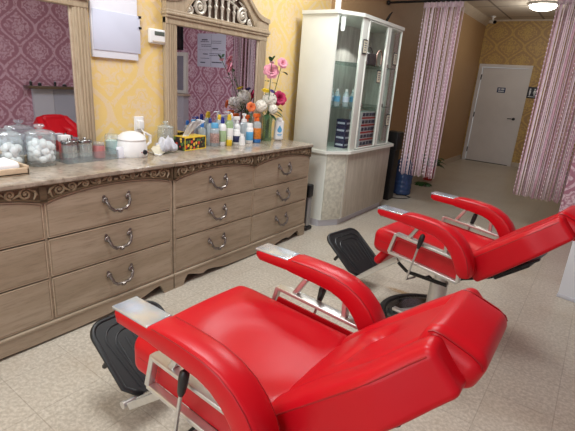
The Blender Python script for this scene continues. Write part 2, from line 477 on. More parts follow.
# door at the end of the corridor
bm = NB(); box(bm, -2.51, -1.59, 10.83, 10.875, .012, 2.08)
door = struct('door_1', bm, M['doorwhite'])
bm = NB(); box(bm, -2.585, -2.515, 10.79, 10.83, 0, 2.15); box(bm, -1.585, -1.515, 10.79, 10.83, 0, 2.15); box(bm, -2.515, -1.585, 10.79, 10.83, 2.085, 2.15)
obj('door_frame', bm, M['doorwhite'], door)
for z in (.25, 1.05, 1.87):
    bm = NB(); tube(bm, [(-2.513, 10.81, z-.055), (-2.513, 10.81, z+.055)], .016, 8); obj('hinge', bm, M['black'], door)
bm = NB(); lathe(bm, [(.0, 0), (.03, 0), (.03, .012), (.012, .016), (.012, .045), (0, .045)], 16, (0, 0, 0), Matrix.Translation((-1.67, 10.83, 1.03)) @ Matrix.Rotation(PI/2, 4, 'X'))
tube(bm, [(-1.67, 10.785, 1.03), (-1.72, 10.78, 1.03), (-1.79, 10.785, 1.028)], [.011, .01, .009], 8)
obj('lever_handle', bm, M['black'], door)
bm = NB(); box(bm, -2.51, -1.59, 10.815, 10.83, .0, .012); obj('door_sweep', bm, M['black'], door)
s = thing('door_sign', 'small blue sign plate in the middle of the white door', 'sign', (-2.04, 10.828, 1.62))
bm = NB(); rbox(bm, -.085, .085, -.006, 0, -.055, .055, .004, 1); obj('plate', bm, M['signblue'], s)
bm = NB(); box(bm, -.06, -.02, -.008, -.006, .005, .035); box(bm, .0, .06, -.008, -.006, .005, .035); box(bm, -.06, .06, -.008, -.006, -.035, -.015); obj('print', bm, M['signwhite'], s)
s = thing('restroom_sign', 'dark restroom sign with two white figures right of the white door', 'sign', (-1.42, 10.82, 1.61))
bm = NB(); rbox(bm, -.11, .11, -.01, 0, -.115, .115, .006, 2); obj('plate', bm, M['signblack'], s)
bm = NB()
for sx, skirt in ((-.045, 0), (.045, 1)):
    lathe(bm, [(0, -.005), (.016, -.005), (.016, .0), (0, .0)], 12, (0, 0, 0), Matrix.Translation((sx, -.012, .068)) @ Matrix.Rotation(PI/2, 4, 'X'))
    w = .03 if skirt else .02
    prism(bm, [(-.018, .045), (.018, .045), (w, -.015), (.01, -.015), (.01, -.06), (-.01, -.06), (-.01, -.015), (-w, -.015)], lambda a, c: (sx+a, -.010, c), lambda a, c: (sx+a, -.014, c))
box(bm, -.07, .07, -.013, -.010, -.09, -.078)
obj('figures', bm, M['signwhite'], s)

# ceiling light and camera in the corridor
t = thing('ceiling_light', 'round white glowing ceiling light near the corridor end', 'light', (-1.33, 9.06, 3.05))
bm = NB(); lathe(bm, [(0, 0), (.235, 0), (.235, -.03), (.22, -.035), (0, -.035)], 32); obj('base_ring', bm, M['whitep'], t)
bm = NB(); lathe(bm, [(.215, -.03), (.2, -.07), (.14, -.1), (0, -.115)], 32); obj('diffuser', bm, M['lamp'], t)
t = thing('security_camera', 'small dark security camera under the corridor ceiling corner', 'camera', (-2.38, 10.3, 3.05))
bm = NB(); lathe(bm, [(0, 0), (.05, 0), (.05, -.02), (.02, -.03), (.015, -.07), (0, -.07)], 16); obj('mount', bm, M['whitep'], t)
bm = NB(); tube(bm, [(-.05, .03, -.1), (.05, -.06, -.12)], [.035, .035], 12); obj('camera_body', bm, M['whitep'], t)
bm = NB(); tube(bm, [(.05, -.06, -.12), (.075, -.08, -.125)], [.033, .03], 12); obj('lens', bm, M['black'], t)

# ------------------------------------------------------------------ dressers
FX = -2.245
def arch(y):      # bottom edge of the frieze across one column of .84 (y from -.42..+.42)
    return .808+.05*max(0, 1-(y/.40)**2)**.8

def make_dresser():
    d = thing('dresser', 'left oak dresser holding glass jars, nearest the photographer, with curved pull handles', 'dresser', (FX, 1.02, 0))
    HW = .836; D = WX-FX+.012
    bm = NB()
    box(bm, D, -.022, -HW, HW, .115, .9)                                   # body behind the drawers
    obj('carcass', bm, M['gap'], d)
    for s in (-1, 1):
        bm = NB(); rbox(bm, D, .0, *sorted((s*HW, s*(HW-.022))), .03, .9, .004, 1); obj('side_panel', bm, M['wood'], d)
    bm = NB(); rbox(bm, -.022, -.006, -.007, .007, .115, .815, .002, 1); obj('center_stile', bm, M['wood'], d)
    # plinth with scalloped lower edge
    N = 84; top = [(-HW+2*HW*i/N, .112) for i in range(N+1)]; bot = []
    for y, z in top:
        a = abs(y)/HW
        def sm(t): t = max(0, min(1, t)); return t*t*(3-2*t)
        if a > .905: zb = .0
        elif a > .86: zb = .072*sm((.905-a)/.04)
        elif a > .66: zb = .072-.038*sm((.86-a)/.2)
        elif a > .62: zb = .034+.014*sm((.66-a)/.03)
        elif a > .34: zb = .048-.03*sm((.62-a)/.28)
        else: zb = .018-.004*sm((.34-a)/.2)
        bot.append((y, zb))
    bm = NB(); strip(bm, top, bot, -.02, .006); rbox(bm, -.03, .012, -HW-.003, HW+.003, .098, .118, .006, 2)
    box(bm, D+.02, -.02, -HW+.005, -HW+.06, 0, .1); box(bm, D+.02, -.02, HW-.06, HW-.005, 0, .1)
    obj('plinth', bm, M['wood'], d)
    # marble top
    bm = NB(); rbox(bm, D, .025, -HW-.004, HW+.004, .9, .926, .006, 3); obj('marble_top', bm, M['marble'], d)
    # frieze with arched lower edge and carving
    fr = NB(); CV = []
    for c in (-.418, .418):
        cv = NB(); CV.append(cv)
        N = 32; ys = [c-.418+.836*i/N for i in range(N+1)]
        strip(fr, [(y, .9) for y in ys], [(y, arch(y-c)) for y in ys], -.02, .004)
        strip(fr, [(y, arch(y-c)+.012) for y in ys], [(y, arch(y-c)) for y in ys], -.02, .011)
        strip(fr, [(y, .9) for y in ys], [(y, .89) for y in ys], -.02, .011)
        for e in (-1, 1):
            box(fr, -.02, .011, *sorted((c+e*.418, c+e*.400)), .805, .9)
        # scrolls: alternating volutes growing from the centre
        for e in (-1, 1):
            pos = [.045, .115, .19, .265, .335]
            for k, p in enumerate(pos):
                y = c+e*p; zc = (.888+arch(p)+.014)/2; r = min(.031, (.888-arch(p)-.012)/2+.006)
                fl = 1 if k % 2 == 0 else -1
                tube(cv, spiral(y, zc, r, PI*.5*fl, 1.45*fl, .006, e), [.0078-.003*i/26 for i in range(27)], 6)
                tube(cv, [(.006, y+e*r*.3, zc+fl*r*.9), (.008, y+e*(r+.012), zc+fl*r*.35), (.006, y+e*(r+.028), zc-fl*r*.5)], [.004, .0075, .003], 6)
                ball(cv, (.006, y, zc), r*.28, 1)
            tube(cv, [(.006, c+e*.372, .83), (.009, c+e*.383, .856), (.006, c+e*.378, .88)], [.004, .007, .003], 6)
        ball(cv, (.006, c, .876), .012, 2, (.7, 1.3, .8))
    fz = obj('frieze', fr, M['frieze'], d); [obj('carved_scrollwork', q, M['carve'], fz) for q in CV]
    # drawers
    for c in (-.418, .418):
        yl, yr = (c-.410, c+.412) if c < 0 else (c-.412, c+.410)
        for (z0, z1, top_) in ((.605, None, True), (.38, .596, False), (.124, .371, False)):
            N = 24; ys = [yl+(yr-yl)*i/N for i in range(N+1)]
            up = [(y, (arch(y-c)-.006) if top_ else z1) for y in ys]; lo = [(y, z0) for y in ys]
            bm = NB(); strip(bm, up, lo, -.02, -.004)
            k = .011
            yi = [yl+k+(yr-yl-2*k)*i/N for i in range(N+1)]
            up2 = [(y, (arch(y-c)-.006-k) if top_ else z1-k) for y in yi]; lo2 = [(y, z0+k) for y in yi]
            strip(bm, up2, lo2, -.01, .001)
            dr = obj('drawer', bm, M['wood'], d, angle=30)
            bm = NB()      # pale bevelled rim
            strip(bm, up, [(y, z-.007) for y, z in up], -.01, -.002); strip(bm, [(y, z+.007) for y, z in lo], lo, -.01, -.002)
            for yy in ((yl, yl+.006), (yr-.006, yr)): box(bm, -.01, -.002, yy[0], yy[1], z0, up[0][1])
            obj('drawer_rim', bm, M['woodedge'], dr)
            zc = (z0+(arch(0)-.006 if top_ else z1))/2-.002
            bm = NB(); w = .076
            pts = [(.001, -w, .028), (.018, -w, .030), (.028, -w*.98, .018), (.034, -w*.82, -.012), (.036, -w*.5, -.032), (.037, -w*.2, -.030), (.039, 0, -.04),
                   (.037, w*.2, -.030), (.036, w*.5, -.032), (.034, w*.82, -.012), (.028, w*.98, .018), (.018, w, .030), (.001, w, .028)]
            tube(bm, [(p[0], c+p[1], zc+p[2]) for p in pts], [.009, .008, .009, .009, .011, .008, .012, .008, .011, .009, .009, .008, .009], 8)
            for s in (-1, 1):
                ball(bm, (.006, c+s*w, zc+.030), .019, 2, (.55, 1, 1)); ball(bm, (.004, c+s*(w+.006), zc+.052), .012, 1, (.5, 1, 1))
                ball(bm, (.03, c+s*w*.9, zc+.006), .010, 1)
            ball(bm, (.039, c, zc-.039), .014, 1, (.8, 1.4, 1))
            obj('pull_handle', bm, M['pewter'], dr)
    return d
dl = make_dresser()
dr_ = copy_tree(dl); dr_.location.y = 2.702
dr_['label'] = 'right oak dresser holding the tissue box, bottles and flower vase, beside the glass cabinet'
for o in (dl, dr_): o['group'] = 'matching dressers along the wall'

# ------------------------------------------------------------------ mirrors
def make_mirror(yc, label):
    t = thing('dresser_mirror', label, 'mirror', (WX+.005, yc, .926), group='mirrors above the dressers')
    H = .915                               # underside of the head rail above the dresser top
    hw = .578; xf = .05
    for s in (-1, 1):
        bm = NB(); y0, y1 = sorted((s*hw, s*(hw-.098)))
        rbox(bm, 0, xf-.012, y0, y1, 0, H+.03, .004, 2)
        for k in range(4):                  # fluting
            yy = y0+.018+k*.0205; tube(bm, [(xf-.013, yy, .05), (xf-.013, yy, H-.02)], .0085, 8)
        rbox(bm, 0, xf+.006, y0-.004, y1+.004, 0, .05, .005, 2)
        o = obj('side_post', bm, M['frame'], t)
        bm = NB(); yy = s*(hw-.104); rbox(bm, .004, xf-.022, yy-.008, yy+.008, .04, H, .003, 2); obj('inner_bevel', bm, M['woodedge'], o)
    bm = NB(); rbox(bm, 0, xf-.01, -hw+.09, hw-.09, 0, .04, .005, 2); obj('bottom_rail', bm, M['frame'], t)
    bm = NB()
    rbox(bm, 0, xf-.004, -hw, hw, H-.02, H+.05, .006, 2); rbox(bm, 0, xf+.02, -hw-.014, hw+.014, H+.04, H+.062, .008, 3)
    rbox(bm, 0, xf+.01, -hw-.006, hw+.006, H+.022, H+.042, .006, 2); rbox(bm, 0, xf+.008, -hw-.008, hw+.008, H+.06, H+.078, .005, 2)
    obj('head_rail', bm, M['frame'], t)
    # crest: arched pediment with open scrollwork
    B = H+.07
    out = [(0, .36), (.08, .352), (.16, .325), (.24, .28), (.31, .222), (.37, .165), (.43, .122), (.49, .102), (.55, .093), (.585, .09)]
    inn = [(0, .265), (.08, .258), (.16, .235), (.23, .19), (.29, .138), (.34, .085), (.375, .04), (.395, .006), (.40, .0), (.41, .0)]
    def dens(L):
        R = []
        for i in range(len(L)-1):
            for k in range(4):
                f = k/4; f2 = f*f*(3-2*f)
                R.append((L[i][0]+(L[i+1][0]-L[i][0])*f, L[i][1]+(L[i+1][1]-L[i][1])*f))
        return R+[L[-1]]
    bm = NB(); O = dens(out); I = dens(inn)
    for s in (-1, 1):
        strip(bm, [(s*y, B+z) for y, z in O], [(s*y, B+z) for y, z in I], .006, xf-.006)
        strip(bm, [(s*y, B+z+.006) for y, z in O], [(s*y, B+z-.03) for y, z in O], .0, xf+.012)
        strip(bm, [(s*y, B+z+.014) for y, z in I], [(s*y, B+z-.004) for y, z in I], .004, xf+.002)
        strip(bm, [(s*.405, B+.05), (s*(hw+.003), B+.088)], [(s*.405, B-.01), (s*(hw+.003), B-.01)], 0, xf)
    cr = obj('crest', bm, M['frame'], t, angle=35)
    bm = NB(); xm = .026
    for y in (-.14, -.07, 0, .07, .14):
        zt = .125+.05*(1-(y/.19)**2)
        lathe(bm, [(.006, 0), (.015, .01), (.008, .028), (.011, zt*.5), (.018, zt*.62), (.008, zt*.72), (.015, zt-.01), (.006, zt)], 10, (xm, y, B-.005))
    tube(bm, [(xm, -.19+.38*i/12, B+.125+.05*(1-((-.19+.38*i/12)/.19)**2)) for i in range(13)], .010, 6)
    for s in (-1, 1):
        tube(bm, spiral(s*.245, B+.072, .066, PI*.3, 1.7, xm, s), [.015-.006*i/26 for i in range(27)], 8)
        tube(bm, spiral(s*.345, B+.030, .032, PI*.4, 1.5, xm, s), [.011-.004*i/26 for i in range(27)], 8)
        tube(bm, spiral(s*.06, B+.222, .036, -PI*.5, 1.5, xm, s), [.011-.004*i/26 for i in range(27)], 8)
        tube(bm, spiral(s*.145, B+.2, .034, -PI*.4, 1.5, xm, -s), [.010-.004*i/26 for i in range(27)], 8)
        tube(bm, [(xm, s*.305, B+.06), (xm, s*.26, B+.15), (xm, s*.2, B+.18)], [.007, .013, .006], 6)
        ball(bm, (xm, s*.245, B+.072), .02, 2); ball(bm, (xm, s*.392, B+.010), .012, 2); ball(bm, (xm, s*.345, B+.030), .013, 1)
    ball(bm, (xm, 0, B+.20), .022, 2, (.6, 1, 1.1))
    obj('openwork_scrolls', bm, M['scrollpale'], cr)
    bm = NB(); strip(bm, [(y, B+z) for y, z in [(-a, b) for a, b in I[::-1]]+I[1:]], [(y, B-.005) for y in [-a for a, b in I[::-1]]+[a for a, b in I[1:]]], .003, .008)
    obj('painted_shade_sheet', bm, M['crestshade'], cr)  # added sheet, its dark colour paints the shade behind the openwork
    bm = NB(); box(bm, .012, .018, -hw+.09, hw-.09, .03, H)
    obj('mirror_glass', bm, M['mirror'], t, smooth=False)
    return t
make_mirror(2.768, 'framed mirror with openwork arched crest behind the flowers and bottles')
ml = make_mirror(1.022, 'framed mirror cut by the left picture edge, behind the cotton jars')
ml.rotation_euler = (0, -.013, 0); ml.location.x = WX+.02

# ------------------------------------------------------------------ things on the wallpapered wall
t = thing('thermostat', 'small white thermostat on the yellow wallpaper left of the arched mirror', 'thermostat', (WX, 2.134, 1.725))
bm = NB(); rbox(bm, 0, .035, -.073, .073, -.05, .05, .012, 3); obj('casing', bm, M['whitep'], t)
bm = NB(); rbox(bm, .033, .038, -.035, .05, .006, .034, .003, 1); obj('display', bm, plain('lcd', (92, 100, 92), .3), t)
bm = NB(); rbox(bm, .033, .04, -.055, .055, -.04, -.03, .002, 1); obj('button_row', bm, M['base'], t)
t = thing('paper_notice', 'blank white paper notice with bluish sheet, pinned high between the mirrors', 'notice', (WX, 1.81, 1.75))
bm = NB(); rbox(bm, -.003, .02, -.178, .16, -.2, .27, .002, 1); obj('backing_sheet', bm, M['paper'], t)
bm = NB(); rbox(bm, .02, .026, -.17, .176, -.155, .085, .002, 1); obj('bluish_sheet', bm, M['bluepaper'], t)
for z in (.08, .012):
    bm = NB(); rbox(bm, .018, .034, .165, .184, z-.008, z+.008, .003, 1); obj('clip', bm, M['black'], t)
t = thing('outlet_plate', 'white wall outlet plate above the wax warmer', 'outlet', (WX, 1.968, 1.11))
bm = NB(); rbox(bm, 0, .01, -.04, .04, -.058, .058, .004, 2); obj('cover_plate', bm, M['whitep'], t)
bm = NB(); rbox(bm, .008, .04, -.022, .022, -.03, .03, .006, 2); obj('plug', bm, M['whitep'], t)

# ------------------------------------------------------------------ counter things
CT = .9262
def lidded_jar(name, label, x, y, r, h, lid='glass', group=None):
    t = thing(name, label, 'jar', (x, y, CT), group=group)
    bm = NB(); lathe(bm, [(0, 0), (r*.86, 0), (r*.97, .012), (r, h*.3), (r, h*.62), (r*.93, h*.74), (r*.9, h*.765)], 32, cap=False)
    obj('glass_body', bm, M['jarglass'], t)
    bm = NB()
    if lid == 'glass':
        lathe(bm, [(0, h*.765), (r*.95, h*.765), (r*1.02, h*.775), (r*1.02, h*.8), (r*.8, h*.84), (r*.3, h*.88), (r*.16, h*.89), (r*.16, h*.91), (r*.33, h*.93), (r*.36, h*.97), (r*.3, h), (0, h)], 32)
        obj('lid', bm, M['jarglass'], t)
    else:
        lathe(bm, [(0, h*.765), (r*1.0, h*.765), (r*1.02, h*.78), (r*1.02, h*.87), (r*.95, h*.9), (r*.2, h*.91), (r*.15, h*.93), (r*.22, h*.97), (r*.15, h), (0, h)], 28)
        obj('lid', bm, M['lidsteel'], t)
    return t
lidded_jar('glass_jar', 'large lidded glass jar of cotton balls, front one of the two at the left', -2.59, 1.195, .078, .232)
lidded_jar('glass_jar', 'large lidded glass jar of cotton balls, rear one of the two at the left', -2.625, 1.05, .062, .225)
def cotton(cx, cy, R, n, z0, z1, group, label):
    done = []
    proto = None
    k = 0
    while len(done) < n and k < 4000:
        k += 1; a = random.uniform(0, 2*PI); rr = R*math.sqrt(random.random()); z = random.uniform(z0, z1)
        p = Vector((cx+rr*math.cos(a), cy+rr*math.sin(a), z))
        if all((p-q).length > .030 for q in done): done.append(p)
    for p in done:
        if proto is None:
            bm = NB(); ball(bm, (0, 0, 0), .0215, 3, (1, 1, .92), .05); o = proto = obj('cotton_ball', bm, M['cotton'], angle=180)
        else: o = proto.copy(); COL.objects.link(o)
        o.location = p; o.rotation_euler = (random.random()*6, random.random()*6, random.random()*6)
        tag(o, label, 'cotton ball', group)
cotton(-2.59, 1.195, .053, 40, CT+.032, CT+.13, 'cotton balls in the front jar', 'white cotton ball inside the front large glass jar')
cotton(-2.625, 1.05, .038, 20, CT+.032, CT+.115, 'cotton balls in the rear jar', 'white cotton ball inside the rear large glass jar')

# acrylic organiser with jars
t = thing('acrylic_tray', 'clear acrylic tray of small jars beside the big cotton jars', 'tray', (-2.60, 1.475, CT))
bm = NB(); box(bm, -.07, .08, -.17, .17, 0, .004); box(bm, .076, .08, -.17, .17, 0, .06); box(bm, -.07, -.066, -.17, .17, 0, .06)
box(bm, -.07, .08, -.17, -.166, 0, .06); box(bm, -.07, .08, .166, .17, 0, .06); obj('tray_walls', bm, M['acrylic'], t)
for y, lab, lid, r in ((1.365, 'small steel-lidded jar of cotton swabs, left in the acrylic tray', 's', .045), (1.465, 'small dark-lidded jar of sticks, middle of the acrylic tray', 's', .043)):
    j = lidded_jar('swab_jar', lab, -2.60, y, r, .135, lid)
    j.location.z = CT+.005
    bm = NB()
    for i in range(26):
        a = i*2.4; rr = r*.8*math.sqrt((i+.5)/26); tube(bm, [(rr*math.cos(a), rr*math.sin(a), .02), (rr*1.02*math.cos(a), rr*1.02*math.sin(a), .085)], .0035, 5)
    o = obj('cotton_swab_bundle', bm, M['swab'], loc=(-2.60, y, CT+.004))
    tag(o, 'bundle of pale swab sticks in the '+('left' if y < 1.4 else 'middle')+' small jar', 'cotton swabs', kind='stuff')
t = thing('wax_pot', 'small pink jar at the right of the acrylic tray', 'jar', (-2.60, 1.558, CT+.005))
bm = NB(); lathe(bm, [(0, 0), (.034, 0), (.037, .01), (.037, .07), (.032, .08), (0, .08)], 24); obj('pot', bm, M['pinksoap'], t)
bm = NB(); lathe(bm, [(0, .08), (.034, .08), (.034, .1), (0, .102)], 24); obj('lid', bm, M['jarglass'], t)
bm = NB(); tube(bm, [(0, 0, .04), (.03, .05, .15)], .003, 6); obj('spatula', bm, M['ltwood'], t)
t = thing('card_stand', 'small white card leaning on the right end of the acrylic tray', 'card', (-2.53, 1.672, CT))
bm = NB(); rbox(bm, -.003, .003, -.028, .028, 0, .075, .002, 1, 1, None, Matrix.Rotation(-.15, 4, 'Y')); obj('card_face', bm, M['paper'], t)
bm = NB(); box(bm, -.03, .0, -.02, .02, 0, .003); obj('card_foot', bm, M['paper'], t)
t = thing('mint_jar', 'pale green glass jar between acrylic tray and white wax warmer', 'jar', (-2.655, 1.69, CT))
bm = NB(); lathe(bm, [(0, 0), (.044, 0), (.047, .01), (.047, .13), (.043, .14)], 24, cap=False); obj('glass_body', bm, M['jarglass'], t)
bm = NB(); lathe(bm, [(0, .012), (.042, .012), (.042, .1), (0, .104)], 24); obj('contents', bm, M['tealish'], t)
t = thing('pink_tissue_stack', 'little coral box with white cap behind the acrylic tray', 'box', (-2.67, 1.375, CT))
bm = NB(); rbox(bm, -.02, .02, -.03, .03, 0, .11, .004, 2); obj('carton', bm, M['redwax'], t)
bm = NB(); rbox(bm, -.021, .021, -.031, .031, .11, .15, .004, 2); obj('cap', bm, M['whitep'], t)

# tray with cotton at the far left
t = thing('wooden_tray', 'pale wooden tray at the left picture edge of the dresser top', 'tray', (-2.50, .93, CT))
bm = NB(); rbox(bm, -.12, .12, -.13, .1, 0, .018, .006, 2); rbox(bm, -.12, .12, .085, .1, .0, .05, .005, 2); rbox(bm, .105, .12, -.13, .1, 0, .04, .005, 2); obj('tray_body', bm, M['ltwood'], t)
bm = NB(); rbox(bm, -.12, .12, -.13, -.118, 0, .05, .004, 2); obj('tray_end', bm, M['ltwood'], t)
bm = NB(); rbox(bm, -.085, .095, -.11, .07, 0, .05, .02, 3, 10, lambda x, y, z: (x, y, z+.006*math.sin(x*70)*math.cos(y*60)))
tag(obj('cotton_pad_pile', bm, M['cotton'], loc=(-2.50, .93, CT+.018)), 'white cotton pad heap lying in the wooden tray', 'cotton', kind='stuff')
t = thing('plastic_case', 'clear lidded case standing behind the wooden tray', 'case', (-2.665, .90, CT))
bm = NB(); rbox(bm, -.04, .05, -.12, .1, 0, .075, .006, 2); obj('case_body', bm, M['acrylic'], t)
bm = NB(); rbox(bm, -.042, .052, -.122, .102, .075, .092, .005, 2); obj('case_lid', bm, M['ltwood'], t)

# wax warmer
t = thing('wax_warmer', 'white domed wax warmer pot with black dial on the dresser', 'wax warmer', (-2.575, 1.785, CT))
bm = NB(); lathe(bm, [(0, 0), (.098, 0), (.104, .012), (.1, .06), (.092, .1), (.088, .108), (0, .108)], 36); obj('heater_body', bm, M['whitep'], t)
bm = NB(); lathe(bm, [(.092, .108), (.095, .116), (.085, .135), (.06, .155), (.02, .166), (0, .167)], 36); obj('dome_lid', bm, M['whitep'], t)
bm = NB(); tube(bm, [(.02, .1, .06), (.02, .135, .085), (.02, .135, .13), (.02, .09, .155)], [.008, .011, .011, .008], 8); obj('side_handle', bm, M['whitep'], t)
bm = NB(); lathe(bm, [(0, 0), (.017, 0), (.015, .012), (0, .013)], 16, (0, 0, 0), Matrix.Translation((.097, .03, .035)) @ Matrix.Rotation(PI/2, 4, 'Y')); obj('dial', bm, M['signblack'], t)
bm = NB(); ball(bm, (.1, .005, .035), .005, 1); ball(bm, (.096, .055, .035), .004, 1); obj('indicator_light', bm, M['boxred'], t)
# grey towel, card, cord
bm = NB()
def crump(x, y, z):
    k = 1-.35*max(0, z+.05)/.1
    return (x*k+.006*math.sin(y*70+z*40), y*k+.006*math.sin(x*80+z*50), z+(.010*math.sin(x*60+y*48)+.008*math.sin(y*105+x*30))*(1 if z > -.02 else .2)-.25*abs(y)*(z > 0))
rbox(bm, -.055, .055, -.1, .085, 0, .105, .045, 5, 10, crump)
tag(obj('crumpled_towel', bm, M['cloth'], loc=(-2.54, 2.06, CT+.012)), 'crumpled greyish white towel between wax warmer and tissue box', 'towel')
t = thing('folded_card', 'small cream card leaning on the crumpled towel', 'card', (-2.50, 1.965, CT))
bm = NB(); rbox(bm, -.003, .003, -.045, .045, 0, .07, .001, 1, 1, None, Matrix.Rotation(-.5, 4, 'Y') @ Matrix.Rotation(.3, 4, 'X')); obj('card_front', bm, M['cream'], t)
bm = NB(); rbox(bm, -.003, .003, -.045, .045, 0, .06, .001, 1, 1, None, Matrix.Translation((-.035, 0, 0)) @ Matrix.Rotation(.1, 4, 'Y')); obj('card_back', bm, M['cream'], t)
bm = NB(); tube(bm, [(-2.735, 1.968, 1.09), (-2.69, 1.97, 1.06), (-2.66, 1.96, .96), (-2.62, 1.94, CT+.006), (-2.55, 1.95, CT+.005), (-2.48, 1.96, CT+.005), (-2.46, 1.93, CT+.006), (-2.50, 1.915, CT+.01)], .005, 8)
tag(obj('power_cord', bm, M['whitep']), 'white power cord from the wall outlet to the wax warmer', 'cord')
lidded_jar('glass_jar', 'lidded clear glass jar behind the crumpled towel', -2.655, 2.135, .060, .215)

# tissue box
t = thing('tissue_box', 'floral yellow tissue box in front of the arched mirror', 'tissue box', (-2.60, 2.325, CT), rz=.12)
bm = NB(); rbox(bm, -.058, .058, -.12, .12, 0, .1, .003, 1); obj('carton', bm, M['floral'], t)
bm = NB()
for z in (0.003, .097): tube(bm, [(.0585, -.119, z), (.0585, .119, z)], .004, 4)
for y in (-.119, .119): tube(bm, [(.0585, y, 0), (.0585, y, .1)], .004, 4)
box(bm, -.056, .056, -.118, .118, .0995, .1025)
obj('yellow_border', bm, M['yellowp'], t)
bm = NB(); rows = []
for i in range(9):
    f = i/8; w = .045+.03*math.sin(f*PI*.9)+.025*f
    rows.append([bm.verts.new((.0+.03*f+.014*math.sin(j*2.1+i*.5)*(.3+f), -.05+.12*f+(j/8-.5)*1.6*w, .1+.135*math.sin(f*1.25)-.03*abs(j/8-.5)*f)) for j in range(9)])
for a, b_ in zip(rows, rows[1:]):
    for j in range(8): bm.faces.new((a[j], a[j+1], b_[j+1], b_[j]))
bmesh.ops.solidify(bm, geom=bm.faces[:], thickness=.004)
obj('tissue', bm, M['cotton'], t, angle=180)

# bottles: profile bottles with body, cap, label
def bottle(name, label, x, y, r, h, body, cap, style='cap', lab=None, frac=.84):
    t = thing(name, label, 'bottle', (x, y, CT), group='bottles grouped in front of the arched mirror')
    hb = h*frac
    bm = NB(); lathe(bm, [(0, 0), (r*.9, 0), (r, .006), (r, hb*.8), (r*.9, hb*.9), (r*.45, hb*.98), (r*.42, hb+.004), (0, hb+.004)], 22); obj('bottle_body', bm, body, t)
    bm = NB(); rc = r*.5
    if style == 'cap':
        lathe(bm, [(0, hb-.004), (rc, hb-.004), (rc, hb+.01), (rc*.85, h*.99), (rc*.7, h), (0, h)], 18); obj('cap', bm, cap, t)
    elif style == 'flip':
        lathe(bm, [(0, hb-.01), (r*.8, hb-.01), (r*.78, h-.004), (r*.7, h), (0, h)], 18); obj('cap', bm, cap, t)
    elif style == 'pump':
        lathe(bm, [(0, hb-.004), (rc, hb-.004), (rc, hb+.02), (rc*.4, hb+.025), (rc*.3, h-.02), (rc*.8, h-.018), (rc*.8, h-.004), (0, h)], 16)
        tube(bm, [(0, 0, h-.01), (.03, -.02, h-.012), (.036, -.024, h-.022)], [.006, .005, .004], 8); obj('pump', bm, cap, t)
    elif style == 'trigger':
        lathe(bm, [(0, hb-.004), (rc, hb-.004), (rc, hb+.02), (rc*.7, hb+.024), (rc*.7, h-.03), (0, h-.03)], 16)
        rbox(bm, -.014, .014, -.045, .03, h-.032, h, .006, 2); tube(bm, [(0, -.028, h-.03), (0, -.034, h-.055), (0, -.03, h-.07)], [.006, .005, .004], 6); obj('spray_head', bm, cap, t)
    if lab:
        bm = NB(); lathe(bm, [(r*1.01, hb*.18), (r*1.025, hb*.19), (r*1.025, hb*.66), (r*1.01, hb*.67)], 22); obj('label_band', bm, lab, t)
    return t
bottle('bottle', 'clear bottle with bright blue cap, leftmost behind the tissue box', -2.64, 2.49, .03, .19, M['clearplastic'], M['blue'])
bottle('pump_bottle', 'clear pump bottle with deep blue pump behind the tissue box end', -2.65, 2.59, .028, .225, M['clearplastic'], M['dkblue'], 'pump')
bottle('bottle', 'tall clear bottle with tall yellow cap at the back of the bottles', -2.655, 2.70, .03, .25, M['clearplastic'], M['yellowp'], 'cap', None, .85)
bottle('bottle', 'light blue capped bottle of pinkish beads right of the tissue box', -2.605, 2.60, .038, .19, M['clearplastic'], M['ltblue'], 'flip', M['pinkish'], .84)
bottle('bottle', 'slim white bottle with deep blue cap in the bottle front row', -2.60, 2.685, .033, .235, M['whitep'], M['dkblue'], 'cap', M['greenliquid'], .8)
bottle('bottle', 'pale green bottle with yellow cap in the bottle front row', -2.60, 2.765, .036, .255, M['greenliquid'], M['yellowp'], 'cap', M['whitep'], .84)
bottle('pump_bottle', 'slim white pump bottle standing behind the yellow-capped bottles', -2.65, 2.84, .028, .265, M['clearplastic'], M['whitep'], 'pump')
bottle('spray_bottle', 'white spray bottle at the back in the middle of the bottles', -2.655, 2.92, .034, .23, M['whitep'], M['whitep'], 'trigger', None, .74)
t = bottle('small_jar', 'tiny yellow jar in front of the white bottles', -2.555, 2.725, .024, .075, M['yellowp'], M['cream'], 'flip', None, .75)
bottle('label_bottle', 'short bottle with dark blue label between yellow jar and white cup', -2.59, 2.85, .04, .125, M['whitep'], M['whitep'], 'flip', M['navy'], .9)
t = thing('plastic_cup', 'small white tapered cup at the front of the bottles', 'cup', (-2.535, 2.865, CT))
bm = NB(); lathe(bm, [(0, 0), (.03, 0), (.03, .004), (.023, .07), (.0, .07)], 20); obj('cup_body', bm, M['whitep'], t)
bm = NB(); lathe(bm, [(0, .07), (.018, .07), (.016, .094), (0, .095)], 16); obj('cup_top', bm, M['whitep'], t)
bottle('pump_bottle', 'large clear bluish pump bottle left of the orange spray bottle', -2.63, 2.99, .05, .26, M['clearplastic'], M['whitep'], 'pump', None, .72)
bottle('bottle', 'white bottle with bright blue label left of the orange spray bottle', -2.58, 3.01, .036, .178, M['whitep'], M['whitep'], 'flip', M['ltblue'], .86)
t = bottle('spray_bottle', 'orange-topped spray bottle with orange label and blue liquid', -2.565, 3.095, .04, .262, M['clearplastic'], M['orange'], 'trigger', M['orangel'], .76)
bm = NB(); lathe(bm, [(0, .002), (.041, .004), (.0412, .035), (0, .036)], 22); obj('blue_liquid', bm, M['liqblue'], t)
bottle('pump_bottle', 'orange-headed spray standing behind the blue-label bottle', -2.66, 3.06, .032, .24, M['clearplastic'], M['orange'], 'trigger', None, .78)
t = thing('lotion_bottle', 'white lotion bottle with blue drop emblem, rightmost on the dresser', 'bottle', (-2.565, 3.43, CT), rz=-.55)
bm = NB(); rbox(bm, -.025, .025, -.046, .046, 0, .195, .022, 4); obj('bottle_body', bm, M['whitep'], t)
